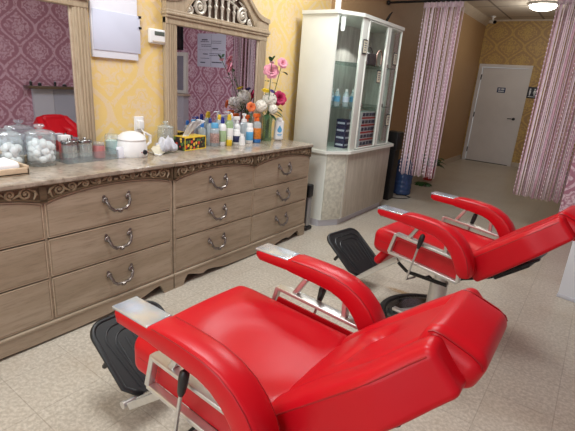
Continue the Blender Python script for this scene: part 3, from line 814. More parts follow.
bm = NB(); lathe(bm, [(0, .19), (.03, .19), (.03, .21), (.024, .218), (0, .218)], 20); obj('cap', bm, M['whitep'], t)
bm = NB()
pts = [(.024*math.sin(a)*(1 if abs(a) < 2.2 else .9), .1-.024*math.cos(a)) for a in [i*PI/10-PI*.8 for i in range(17)]]+[(0, .148)]
prism(bm, pts, lambda a, c: (.0252, a, c), lambda a, c: (.0265, a, c)); obj('drop_emblem', bm, M['ltblue'], t)
bm = NB(); box(bm, .0252, .0262, -.025, .025, .055, .062); box(bm, .0252, .0262, -.018, .018, .044, .049); obj('printed_lines', bm, M['ltblue'], t)

# vase and flowers
VX, VY = -2.60, 3.29
t = thing('flower_vase', 'green glass vase holding the flowers on the right dresser', 'vase', (VX, VY, CT))
bm = NB(); lathe(bm, [(0, 0), (.046, 0), (.05, .01), (.044, .08), (.042, .15), (.052, .235)], 28, cap=False); obj('glass_body', bm, M['greenglass'], t)
def bloom(bm, c, R, facing, layers, rnd=.15):
    """layered cupped petals round the axis `facing`"""
    c = Vector(c); f = Vector(facing).normalized()
    ref = Vector((0, 0, 1)) if abs(f.z) < .8 else Vector((1, 0, 0))
    e1 = f.cross(ref).normalized(); e2 = f.cross(e1)
    for li, (k, rad, openness) in enumerate(layers):
        for i in range(k):
            a = 2*PI*i/k+li*.7+random.uniform(-rnd, rnd)
            d = e1*math.cos(a)+e2*math.sin(a); t = e2*math.cos(a)-e1*math.sin(a)
            L = R*rad; W = L*2.0*math.sin(PI/k)*1.25+R*.08
            g = []
            for iu in range(5):
                u = iu/4; ang = openness*(u**1.2)
                base = d*(L*.12+L*math.sin(ang)*u*.95)+f*(L*math.cos(ang)*u*.95 - R*.25)
                ww = W*.5*math.sin(PI*(.14+.72*u))
                g.append([bm.verts.new(c+base+t*(ww*(j-1.5)/1.5)+d*(-.12*L*((j-1.5)/1.5)**2*0-.05*L*abs(j-1.5))) for j in range(4)])
            for r0, r1 in zip(g, g[1:]):
                for j in range(3): bm.faces.new((r0[j], r0[j+1], r1[j+1], r1[j]))
ROSE = [(3, .55, .25), (5, .75, .55), (6, .95, .95), (7, 1.05, 1.35)]
def leafmesh(bm, p, d, L, W, droop=.3):
    p = Vector(p); d = Vector(d).normalized(); s = d.cross(Vector((0, 0, 1)))
    if s.length < .1: s = Vector((0, 1, 0))
    s.normalize(); n = s.cross(d); g = []
    for i in range(6):
        u = i/5; w = W*math.sin(PI*(.05+.9*u))**.8*.5; q = p+d*(L*u)-Vector((0, 0, 1))*droop*L*u*u
        g.append([bm.verts.new(q-s*w+n*w*.25), bm.verts.new(q), bm.verts.new(q+s*w+n*w*.25)])
    for a, b_ in zip(g, g[1:]):
        for j in range(2): bm.faces.new((a[j], a[j+1], b_[j+1], b_[j]))
def flower(name, label, c, R, mat, facing, layers=ROSE, leaves=(), cluster=False):
    """origin in the vase; c is the bloom centre in world coordinates"""
    t = thing(name, label, 'flower', (VX, VY, CT+.02), group='flowers in the green vase')
    c = Vector(c)-Vector((VX, VY, CT+.02))
    a = Vector((random.uniform(-.015, .015), random.uniform(-.015, .015), 0)); mid = Vector((a.x*.4+c.x*.12, a.y*.4+c.y*.12, .21)); m2 = mid.lerp(c, .55)+Vector((0, 0, .02))
    bm = NB(); tube(bm, [a, mid, m2, c-Vector(facing).normalized()*R*.2], [.003, .003, .003, .003], 6); st = obj('stem', bm, M['stem'], t)
    bm = NB()
    if cluster:
        for i in range(26):
            z = 1-2*(i+.5)/26; ph = i*2.4; n = Vector((math.sqrt(1-z*z)*math.cos(ph), math.sqrt(1-z*z)*math.sin(ph), z))
            bloom(bm, c+n*R*.72, R*.42, n, [(4, .6, .5), (5, 1, 1.25)])
        ball(bm, c, R*.72, 2)
    else: bloom(bm, c, R, facing, layers)
    obj('bloom', bm, mat, t, angle=180)
    for (p, d, L) in leaves:
        bm = NB(); q = Vector(p)-Vector((VX, VY, CT+.02)); leafmesh(bm, q, d, L, L*.55); obj('leaf', bm, M['leaf'], t, angle=180)
F = (.7, -.7, .35)
flower('pink_rose', 'large open pink rose, tallest bloom above the vase', (-2.48, 3.15, 1.562), .066, M['pink'], F, ROSE, [((-2.49, 3.13, 1.47), (.3, -1, .4), .065), ((-2.48, 3.15, 1.5), (.2, -.8, .8), .06), ((-2.49, 3.18, 1.46), (.4, .9, .2), .06)])
flower('pink_rose', 'smaller pink rose at the right of the largest one', (-2.41, 3.215, 1.635), .048, M['pink'], (.8, -.4, .4), ROSE, [((-2.42, 3.22, 1.56), (.2, 1, .0), .075)])
flower('rose_bud', 'pale pink rosebud above the largest pink rose', (-2.43, 3.09, 1.63), .032, M['palepink'], (.3, 0, 1), ROSE[:3], [((-2.43, 3.08, 1.63), (.1, -.5, 1), .075), ((-2.43, 3.10, 1.65), (.1, .4, 1), .06)])
flower('white_flower', 'big creamy white flower head in the middle of the bouquet', (-2.57, 3.265, 1.31), .078, M['whitefl'], F, ROSE, (), True)
flower('white_flower', 'creamy white flower head at the lower left of the bouquet', (-2.56, 3.135, 1.255), .064, M['whitefl'], F, ROSE, (), True)
flower('white_flower', 'creamy white flower at the right front of the bouquet', (-2.52, 3.26, 1.23), .052, M['whitefl'], F, ROSE, (), True)
flower('magenta_flower', 'deep magenta flower at the right of the bouquet', (-2.56, 3.40, 1.325), .07, M['magenta'], (.75, -.55, .35), ROSE, [((-2.55, 3.34, 1.24), (.3, 1, -.2), .08), ((-2.53, 3.31, 1.21), (.8, .3, -.3), .08)])
flower('yellow_flower', 'small yellow flower above the white blooms', (-2.57, 3.20, 1.39), .036, M['yellowfl'], (.4, -.2, 1), ROSE[1:])
flower('purple_flower', 'small purple flower between yellow and magenta blooms', (-2.58, 3.31, 1.385), .028, M['purple'], (.6, 0, 1), ROSE[1:])
flower('orange_flower', 'orange flower leaning low at the left of the bouquet', (-2.58, 3.02, 1.245), .042, M['orangefl'], (1, -.6, .2), ROSE, [((-2.55, 3.22, 1.18), (.5, -.7, -.2), .09), ((-2.56, 3.26, 1.18), (.9, 0, -.3), .09), ((-2.56, 3.32, 1.18), (.5, .7, -.1), .09)])

# ------------------------------------------------------------------ display cabinet
def make_cabinet():
    t = thing('display_cabinet', 'tall white display cabinet with glass doors and plank-faced base beyond the dressers', 'cabinet', (0, 0, 0))
    A0 = (-2.66, 3.83); A = (-2.262, 3.83); B = (-2.118, 4.08); C = (-2.118, 5.06); D = (-2.30, 5.30); D0 = (-2.615, 5.30)
    lower = [(-2.66, 3.86), (-2.255, 3.86), (-2.13, 4.08), (-2.13, 5.2), (-2.25, 5.33), (-2.615, 5.33)]
    def pz(bm, poly, z0, z1): prism(bm, poly, lambda a, c: (a, c, z0), lambda a, c: (a, c, z1))
    bm = NB(); pz(bm, lower, .075, .80); lo = obj('base_unit', bm, M['white'], t, smooth=False)
    bm = NB(); pz(bm, [(x-(.03 if x > -2.6 else 0), y) for x, y in lower], 0, .075); obj('toe_kick', bm, M['greyboard'], t, smooth=False)
    def face(bm, P, Q, z0, z1, th=.012, in0=.01, in1=.01):
        P = Vector((*P, 0)); Q = Vector((*Q, 0)); d = (Q-P).normalized(); n = Vector((d.y, -d.x, 0))
        L = (Q-P).length; M4 = Matrix(((d.x, n.x, 0, P.x), (d.y, n.y, 0, P.y), (0, 0, 1, 0), (0, 0, 0, 1)))
        rbox(bm, in0, L-in1, 0, th, z0, z1, .003, 1, 1, None, M4)
    bm = NB(); face(bm, lower[1], lower[2], .085, .795); obj('pale_front_panel', bm, M['palepanel'], lo)
    bm = NB(); face(bm, lower[2], lower[3], .085, .795); obj('plank_front_panel', bm, M['greycorr'], lo)
    bm = NB(); face(bm, lower[3], lower[4], .085, .795); obj('plank_corner_panel', bm, M['greycorr'], lo)
    led = [(-2.66, 3.82), (-2.24, 3.82), (-2.085, 4.07), (-2.085, 5.21), (-2.24, 5.36), (-2.615, 5.36)]
    bm = NB(); pz(bm, led, .80, .83); obj('ledge_slab', bm, M['white'], t, smooth=False)
    topp = [(-2.66, 3.815), (-2.25, 3.815), (-2.10, 4.07), (-2.10, 5.08), (-2.285, 5.32), (-2.615, 5.32)]
    bm = NB(); pz(bm, topp, 2.125, 2.158); obj('top_slab', bm, M['white'], t, smooth=False)
    # upper shell: solid left side, posts, back
    bm = NB(); rbox(bm, -2.66, A[0]+.012, 3.83, 3.85, .83, 2.125, .003, 1); obj('side_panel', bm, M['white'], t)
    bm = NB(); box(bm, -2.605, -2.59, 3.85, 5.28, .83, 2.125); obj('back_panel', bm, M['cabback'], t)
    bm = NB(); rbox(bm, B[0]-.02, B[0]+.004, 4.085, 4.20, .83, 2.125, .004, 2); obj('front_post', bm, M['white'], t)
    bm = NB(); box(bm, -2.60, D[0], 5.285, 5.30, .83, 2.125); obj('side_panel', bm, M['cabback'], t)
    # glass facet, doors
    def pane(nm, P, Q, z0, z1, par, mat, th=.006):
        bm = NB(); face(bm, P, Q, z0, z1, th, 0, 0); return obj(nm, bm, mat, par)
    pane('corner_glass', A, B, .84, 2.115, t, M['glass'])
    for y0, y1 in ((4.205, 4.715), (4.725, 5.055)):
        bm = NB(); x0, x1 = B[0]-.012, B[0]+.012
        rbox(bm, x0, x1, y0, y0+.022, .84, 2.12, .004, 2)
        rbox(bm, x0, x1, y1-(.05 if y0 < 4.5 else .012), y1, .84, 2.12, .004, 2)
        rbox(bm, x0, x1, y0, y1, .84, .852, .003, 1); rbox(bm, x0, x1, y0, y1, 2.108, 2.12, .003, 1)
        dd = obj('cabinet_door', bm, M['white'], t)
        bm = NB(); box(bm, B[0]-.003, B[0]+.003, y0+.02, y1-.01, .85, 2.11); obj('door_glass', bm, M['glass'], dd)
        for z in (1.30, 1.72):
            bm = NB(); rbox(bm, x1-.002, x1+.014, y0+.004, y0+.02, z-.018, z+.018, .003, 1); obj('hinge', bm, M['pewter'], dd)
    pane('end_glass', C, D, .84, 2.115, t, M['glass'])
    inner = [(-2.588, 3.86), (-2.275, 3.86), (-2.14, 4.09), (-2.14, 5.05), (-2.31, 5.27), (-2.588, 5.27)]
    for z in (1.265, 1.70):
        bm = NB(); pz(bm, inner, z, z+.008); obj('glass_shelf', bm, M['glassedge'], t, smooth=False)
    for y in (4.05, 4.6):
        bm = NB(); lathe(bm, [(0, 2.125), (.022, 2.125), (.022, 2.03), (.016, 2.0), (0, 2.0)], 14, (-2.32, y, 0)); obj('spot_lamp', bm, M['spot'], t)
        l = bpy.data.lights.new('cabinet_lamp', 'SPOT'); l.energy = 8; l.spot_size = 2.4; l.shadow_soft_size = .03; l.color = (1, .97, .92)
        lo_ = bpy.data.objects.new('cabinet_lamp', l); COL.objects.link(lo_); lo_.location = (-2.32, y, 1.99)
    return t
make_cabinet()
def card_tag(x, y, z, rz, label):
    t = thing('tag_card', label, 'card', (x, y, z), rz, 'framed tags on the cabinet glass')
    bm = NB(); rbox(bm, 0, .004, -.05, .05, -.068, .068, .002, 1); obj('tag_frame', bm, M['signblack'], t)
    bm = NB(); box(bm, .004, .0055, -.04, .04, -.057, .057); f = obj('tag_face', bm, M['cream'], t)
    bm = NB()
    for i, z2 in enumerate((.035, .012, -.008, -.03)): box(bm, .0055, .0062, -.028+.004*i, .028-.003*i, z2-.004, z2+.004)
    obj('printed_lines', bm, M['ink'], f)
card_tag(-2.108, 4.155, 1.865, 0, 'framed tag on the white post, leftmost on the cabinet')
card_tag(-2.113, 4.57, 1.60, 0, 'framed tag on the middle cabinet door glass')
card_tag(-2.113, 4.945, 1.81, 0, 'framed tag high on the right cabinet door glass')
card_tag(-2.113, 4.975, 1.125, 0, 'framed tag low on the right cabinet door glass')
# products in the cabinet
for k in range(5):
    t = thing('product_box', ['bottom', 'second lowest', 'middle', 'second highest', 'topmost'][k]+' red and navy product box of the five stacked behind the cabinet door', 'box', (-2.25, 4.56, .8305+k*.079), group='striped product boxes in the cabinet')
    bm = NB(); rbox(bm, -.07, .09, -.175, .175, 0, .077, .002, 1); obj('carton', bm, M['boxwhite'], t)
    bm = NB(); box(bm, .09, .0915, -.175, .175, .002, .02); obj('red_band', bm, M['boxred'], t)
    bm = NB()
    for a, w in ((-.13, .03), (-.05, .035), (.03, .03), (.115, .045)): rbox(bm, .09, .0918, a-w, a+w, .03, .066, .0008, 1)
    obj('navy_print', bm, M['navy'], t)
for k in range(4):
    t = thing('blue_box', ['bottom', 'second lowest', 'second highest', 'topmost'][k]+' dark blue carton of the four stacked at the cabinet corner', 'box', (-2.30, 4.25, .8305+k*.077), group='dark blue cartons in the cabinet')
    bm = NB(); rbox(bm, -.06, .06, -.06, .06, 0, .075, .002, 1); obj('carton', bm, M['navy'], t)
    bm = NB(); box(bm, .06, .0612, -.045, .045, .025, .045); box(bm, -.045, .045, -.0612, -.06, .025, .045); obj('pale_band', bm, M['bluepaper'], t)
for i, (x, y) in enumerate(((-2.52, 3.95), (-2.45, 3.96), (-2.38, 3.97), (-2.50, 4.10), (-2.42, 4.13), (-2.34, 4.11), (-2.26, 4.16), (-2.27, 4.33))):
    t = thing('water_bottle', ['leftmost clear bottle with blue label on the lower glass shelf', 'second clear bottle from the left on the lower glass shelf', 'third clear bottle in the front row of the lower glass shelf', 'rear left clear bottle on the lower glass shelf', 'rear middle clear bottle on the lower glass shelf', 'rear right clear bottle on the lower glass shelf', 'clear bottle on the lower glass shelf beside the white post', 'clear bottle on the lower glass shelf right of the white post'][i], 'bottle', (x, y, 1.2735), group='bottles on the cabinet shelf')
    bm = NB(); lathe(bm, [(0, 0), (.03, 0), (.033, .01), (.033, .11), (.02, .14), (.014, .155), (0, .155)], 16); obj('bottle_body', bm, M['clearplastic'], t)
    bm = NB(); lathe(bm, [(.0335, .045), (.0345, .046), (.0345, .1), (.0335, .101)], 16); obj('label_band', bm, M['ltblue'] if i % 2 else M['bluepaper'], t)
    bm = NB(); lathe(bm, [(0, .153), (.015, .153), (.015, .175), (0, .175)], 12); obj('cap', bm, M['whitep'], t)
t = thing('handbag', 'small dark purple bag on the upper glass shelf of the cabinet', 'bag', (-2.27, 4.60, 1.7085))
bm = NB(); rbox(bm, -.05, .05, -.1, .1, 0, .13, .02, 3); obj('bag_body', bm, M['bagpurple'], t)
bm = NB(); tube(bm, [(0, -.07, .12)]+[(0, -.07*math.cos(a), .13+.06*math.sin(a)) for a in [i*PI/8 for i in range(1, 8)]]+[(0, .07, .12)], .006, 6); obj('bag_strap', bm, M['black'], t)
bm = NB(); tube(bm, [(-2.24, 4.80+.07*math.cos(a), 1.80+.085*math.sin(a)) for a in [i*PI/12-.9 for i in range(0, 22)]], .008, 8)
tag(obj('hair_band', bm, M['pinkish']), 'pink curved hair band standing beside the purple bag', 'hair band')
t = thing('dark_clock', 'round dark device on the cabinet floor behind the corner glass', 'clock', (-2.42, 3.97, .8305))
bm = NB(); lathe(bm, [(0, -.02), (.05, -.02), (.06, 0), (.05, .02), (0, .022)], 20, (0, 0, 0), Matrix.Translation((0, 0, .075)) @ Matrix.Rotation(PI/2, 4, 'Y') @ Matrix.Rotation(.6, 4, 'X')); obj('dial_body', bm, M['signblack'], t)
bm = NB(); rbox(bm, -.03, .03, -.04, .04, 0, .02, .005, 2); obj('stand', bm, M['black'], t)
t = thing('spray_can', 'small white can standing on top of the display cabinet', 'can', (-2.40, 4.05, 2.158))
bm = NB(); lathe(bm, [(0, 0), (.03, 0), (.03, .12), (.02, .135), (0, .135)], 16); obj('can_body', bm, M['whitep'], t)
bm = NB(); lathe(bm, [(0, .135), (.018, .135), (.016, .17), (0, .17)], 14); obj('can_cap', bm, M['silver'], t)
bm = NB(); tube(bm, [(-2.3, 4.95, 2.165), (-2.24, 4.9, 2.22), (-2.22, 4.94, 2.3), (-2.3, 5.05, 2.29), (-2.45, 5.2, 2.165)], .007, 6)
tag(obj('loose_wire', bm, M['black']), 'thin dark wire looping on top of the display cabinet', 'wire')

# tripod-like black device in the gap
t = thing('stick_vacuum', 'slim silver and black upright device between dresser and glass cabinet', 'appliance', (-2.325, 3.69, 0))
bm = NB(); rbox(bm, -.05, .05, -.06, .06, 0, .04, .015, 3); obj('foot', bm, M['blackp'], t)
bm = NB(); rbox(bm, -.035, .035, -.035, .035, .04, .36, .014, 3); obj('silver_body', bm, M['silver'], t)
bm = NB(); rbox(bm, -.042, .042, -.042, .042, .355, .49, .016, 3); obj('black_head', bm, M['blackp'], t)
bm = NB(); tube(bm, [(-.05, .0, .03), (-.05, 0, .34)], .012, 8); obj('tube', bm, M['black'], t)

# beyond the cabinet: dispenser, jug, plants
t = thing('floor_dispenser', 'slim black floor stand unit behind the end of the glass cabinet', 'dispenser', (-2.30, 5.66, 0))
bm = NB(); rbox(bm, -.12, .1, -.09, .09, .0, .72, .012, 3); obj('stand_body', bm, M['blackp'], t)
bm = NB(); rbox(bm, -.06, .12, -.1, .1, .70, .94, .014, 3); obj('head_unit', bm, M['blackp'], t)
bm = NB(); rbox(bm, .118, .122, -.05, .05, .80, .9, .002, 1); obj('display', bm, M['signblack'], t)
def jug(x, y, label):
    t = thing('water_jug', label, 'water jug', (x, y, 0), group='blue water jugs on the corridor floor')
    r = .135
    prof = [(0, 0), (r*.92, 0), (r, .02)]
    for i in range(4): prof += [(r, .05+i*.075), (r*.965, .062+i*.075), (r*.965, .075+i*.075), (r, .09+i*.075)]
    prof += [(r, .36), (r*.8, .42), (r*.4, .455), (.032, .47), (.032, .5), (0, .5)]
    bm = NB(); lathe(bm, prof, 28); obj('jug_body', bm, M['jugblue'], t)
    bm = NB(); lathe(bm, [(0, .495), (.036, .495), (.036, .52), (0, .522)], 18); obj('cap', bm, M['bluepaper'], t)
    return t
jug(-2.24, 6.16, 'large blue water jug on the floor right beside the black unit')
jug(-2.42, 6.62, 'second blue water jug standing behind the left pink strands')
bm = NB(); tube(bm, [(-2.27, 5.72, .008), (-2.16, 5.78, .007), (-2.05, 5.88, .007), (-2.04, 6.0, .007), (-2.14, 6.05, .007), (-2.25, 5.98, .007)], .006, 6)
tag(obj('floor_cable', bm, M['black']), 'black cable looped on the floor in front of the blue jug', 'cable')
def plant(x, y, label, hpot, leaves, pot=True):
    t = thing('potted_plant', label, 'plant', (x, y, 0), group='leafy plants behind the left curtain')
    bm = NB(); r = .1
    lathe(bm, [(0, 0), (r*.75, 0), (r, hpot), (r*1.08, hpot), (r*1.08, hpot+.02), (r*.95, hpot+.02), (r*.9, hpot-.01), (0, hpot-.01)], 24); obj('pot', bm, M['pot'], t)
    bm = NB(); stm = NB()
    for i in range(leaves):
        a = i*2.4+.4; el = random.uniform(.15, .9); d = Vector((math.cos(a), math.sin(a), el)); L = random.uniform(.12, .2)
        p = Vector((d.x*.05, d.y*.05, hpot+.02+.1*random.random())); tube(stm, [(0, 0, hpot-.02), p, p+d*L*.35], .004, 5)
        leafmesh(bm, p+d*L*.3, d, L, L*.6, .55)
    obj('stems', stm, M['stem'], t); obj('leaves', bm, M['leaf2'], t, angle=180)
plant(-2.31, 7.55, 'leafy plant in a red pot seen behind the left pink strands', .22, 22)
bm = NB()
for i in range(9): leafmesh(bm, (0, 0, .02), (math.cos(i*2.4), math.sin(i*2.4), .35), .2, .09, .6)
o = obj('leaf_clump', bm, M['leaf2'], loc=(-2.22, 7.05, .0), angle=180)
tag(o, 'low green leaf clump on the floor under the left curtain hem', 'plant')

# ------------------------------------------------------------------ string curtains
t = thing('curtain_rod', 'dark curtain rod crossing the passage from the wall at the cabinet', 'curtain rod', (0, 5.64, 2.53))
bm = NB(); tube(bm, [(CX+.002, 0, 0), (-.2, 0, 0)], .014, 10); obj('rod', bm, M['black'], t)
for x in (CX+.02, -.22):
    bm = NB(); ball(bm, (x, 0, 0), .03, 2); obj('rod_bracket', bm, M['black'], t)
def curtain(x0, x1, n, hem, label):
    t = thing('string_curtain', label, 'curtain', (0, 5.64, 0), group='pink string curtains on the rod')
    bm = NB(); rows = []
    N = 60
    for z in (2.513, 2.495, 2.47, 2.45):
        rows.append([bm.verts.new((x0+(x1-x0)*i/N, .02*math.sin(i*.9)-.02, z)) for i in range(N+1)])
    for a, b_ in zip(rows, rows[1:]):
        for j in range(N): bm.faces.new((a[j], a[j+1], b_[j+1], b_[j]))
    bmesh.ops.solidify(bm, geom=bm.faces[:], thickness=.006)
    obj('curtain_header', bm, M['strings'], t, angle=180)
    bms = [NB(), NB()]
    for i in range(n):
        u = (i+random.uniform(-.45, .45)+.35*math.sin(i*1.1))/n; u = max(0.004, min(.996, u))
        x = x0+(x1-x0)*u; y = .035*math.sin(u*40)+random.uniform(-.02, .02)
        sw = random.uniform(-.002, .002); h = hem+random.uniform(-.012, .012)
        k2 = 1 if random.random() < .38 else 0; bm = bms[k2]
        r = random.choice((.0026, .0034, .005, .0068))
        pts = [(x+sw*k/7+.0006*math.sin(k+i), y+.002*math.sin(k*1.3+i), 2.46-(2.46-h)*k/7) for k in range(8)]
        tube(bm, pts, r, 5, True)
        if i % 5 == 0:
            z = 2.42-random.random()*.1
            while z > h+.02:
                q = .0058; px = x+sw*(2.46-z)/(2.46-h)
                box(bms[0], px-q, px+q, y-q, y+q, z-.008, z+.008); z -= .045
    for bm, mm in zip(bms, ('strings', 'strings2')):
        o = obj('hanging_strands', bm, M[mm], t, angle=180); o['kind'] = 'stuff'
    return t
curtain(-2.125, -1.645, 54, .405, 'pink string curtain gathered at the left beside the glass cabinet')
curtain(-.70, -.205, 52, .40, 'pink string curtain at the right picture edge beside the pink wall')

# ------------------------------------------------------------------ right side and mirrored side of the room
t = thing('room_divider', 'white board divider at the right picture edge behind the second chair', 'divider', (.0, 3.86, 0), rz=-.2)
bm = NB(); rbox(bm, 0.004, .6, 0, .04, .012, .78, .004, 2); obj('board', bm, M['panelwhite'], t)
bm = NB(); rbox(bm, 0, .604, -.004, .044, 0, .03, .003, 1); obj('bottom_edge', bm, M['greyboard'], t)
# poster on the partition (seen in the mirror)
t = thing('wall_poster', 'pale printed poster on the pink partition, seen in the arched mirror', 'poster', (.30, 5.62, 1.88))
bm = NB(); rbox(bm, -.34, .34, -.006, 0, -.27, .27, .002, 1); obj('poster_sheet', bm, M['bluepaper'], t)
bm = NB()
for (a, c, w, h) in ((-.16, .17, .07, .010), (-.16, .14, .10, .005), (-.12, .09, .12, .004), (-.12, .065, .12, .004), (.10, .03, .07, .009), (.12, .12, .12, .004), (.12, .15, .12, .004), (-.14, -.06, .06, .008), (.1, -.05, .14, .004), (.1, -.08, .14, .004), (.14, -.19, .12, .009), (-.2, -.2, .06, .009), (-.15, -.13, .11, .004)):
    box(bm, -a-w, -a+w, -.0075, -.006, c-h, c+h)
box(bm, -.0015, .0015, -.0075, -.006, -.25, .25); box(bm, -.32, .32, -.0075, -.006, .005, .008)
obj('printed_text', bm, M['ink'], t)
# right end of the partition: picture, window and counter, seen at the mirror edge
t = thing('framed_picture', 'dark framed picture on the partition, at the left edge of the mirror view', 'picture', (1.14, 5.62, 2.08))
bm = NB(); rbox(bm, -.13, .13, -.03, 0, -.21, .24, .006, 2); obj('picture_frame', bm, M['black'], t)
bm = NB(); box(bm, -.10, .10, -.033, -.03, -.17, .20); obj('picture_face', bm, M['darkpic'], t)
bm = NB()
for x0, x1, z0, z1 in ((.88, .96, 1.12, 1.83), (1.29, 1.345, 1.12, 1.83), (.96, 1.29, 1.12, 1.17), (.96, 1.29, 1.77, 1.83)): box(bm, x0, x1, 5.575, 5.62, z0, z1)
w2 = struct('window_2', bm, M['white'])
bm = NB(); box(bm, .96, 1.29, 5.60, 5.61, 1.17, 1.77); obj('pane', bm, M['greyglass'], w2)
bm = NB(); rbox(bm, .82, 1.35, 5.45, 5.62, 1.075, 1.115, .004, 2); struct('trim_3', bm, M['base'])
bm = NB(); box(bm, .87, 1.35, 5.50, 5.62, 0, 1.075); struct('trim_4', bm, M['greyboard'])
t = thing('wall_ledge', 'narrow dark ledge shelf on the pink wall seen in the left mirror', 'shelf', (1.35, 3.4, 1.26))
bm = NB(); rbox(bm, -.16, 0, -.43, .75, -.035, 0, .005, 2); obj('shelf_board', bm, M['pewter'], t)
bm = NB(); rbox(bm, -.165, -.155, -.43, .75, -.04, .0, .003, 1); obj('shelf_edge', bm, M['frieze'], t)
for i, (y, h, r) in enumerate(((3.04, .07, .02), (3.16, .05, .025), (3.38, .075, .018), (3.52, .04, .03))):
    t = thing('ledge_bottle', ['leftmost', 'second', 'third', 'rightmost'][i]+' little dark bottle on the ledge seen in the left mirror', 'bottle', (1.27, y, 1.2605), group='small bottles on the ledge')
    bm = NB(); lathe(bm, [(0, 0), (r, 0), (r, h*.7), (r*.5, h*.8), (0, h*.8)], 14); obj('bottle_body', bm, M['blackp'], t)
    bm = NB(); lathe(bm, [(0, h*.8), (r*.5, h*.8), (r*.5, h), (0, h)], 12); obj('cap', bm, M['silver'], t)
bm = NB(); box(bm, 1.30, 1.35, 3.07, 3.355, 0, 1.22); struct('pale_panel_1', bm, M['greyboard'])  # pale panel unit standing under the ledge
bm = NB(); box(bm, 1.305, 1.35, 3.36, 4.3, 0, 1.22); struct('pale_panel_2', bm, plain('mid_grey_panel', (176, 178, 188), .5, 0, .03, 2))  # greyer half of the same panel unit

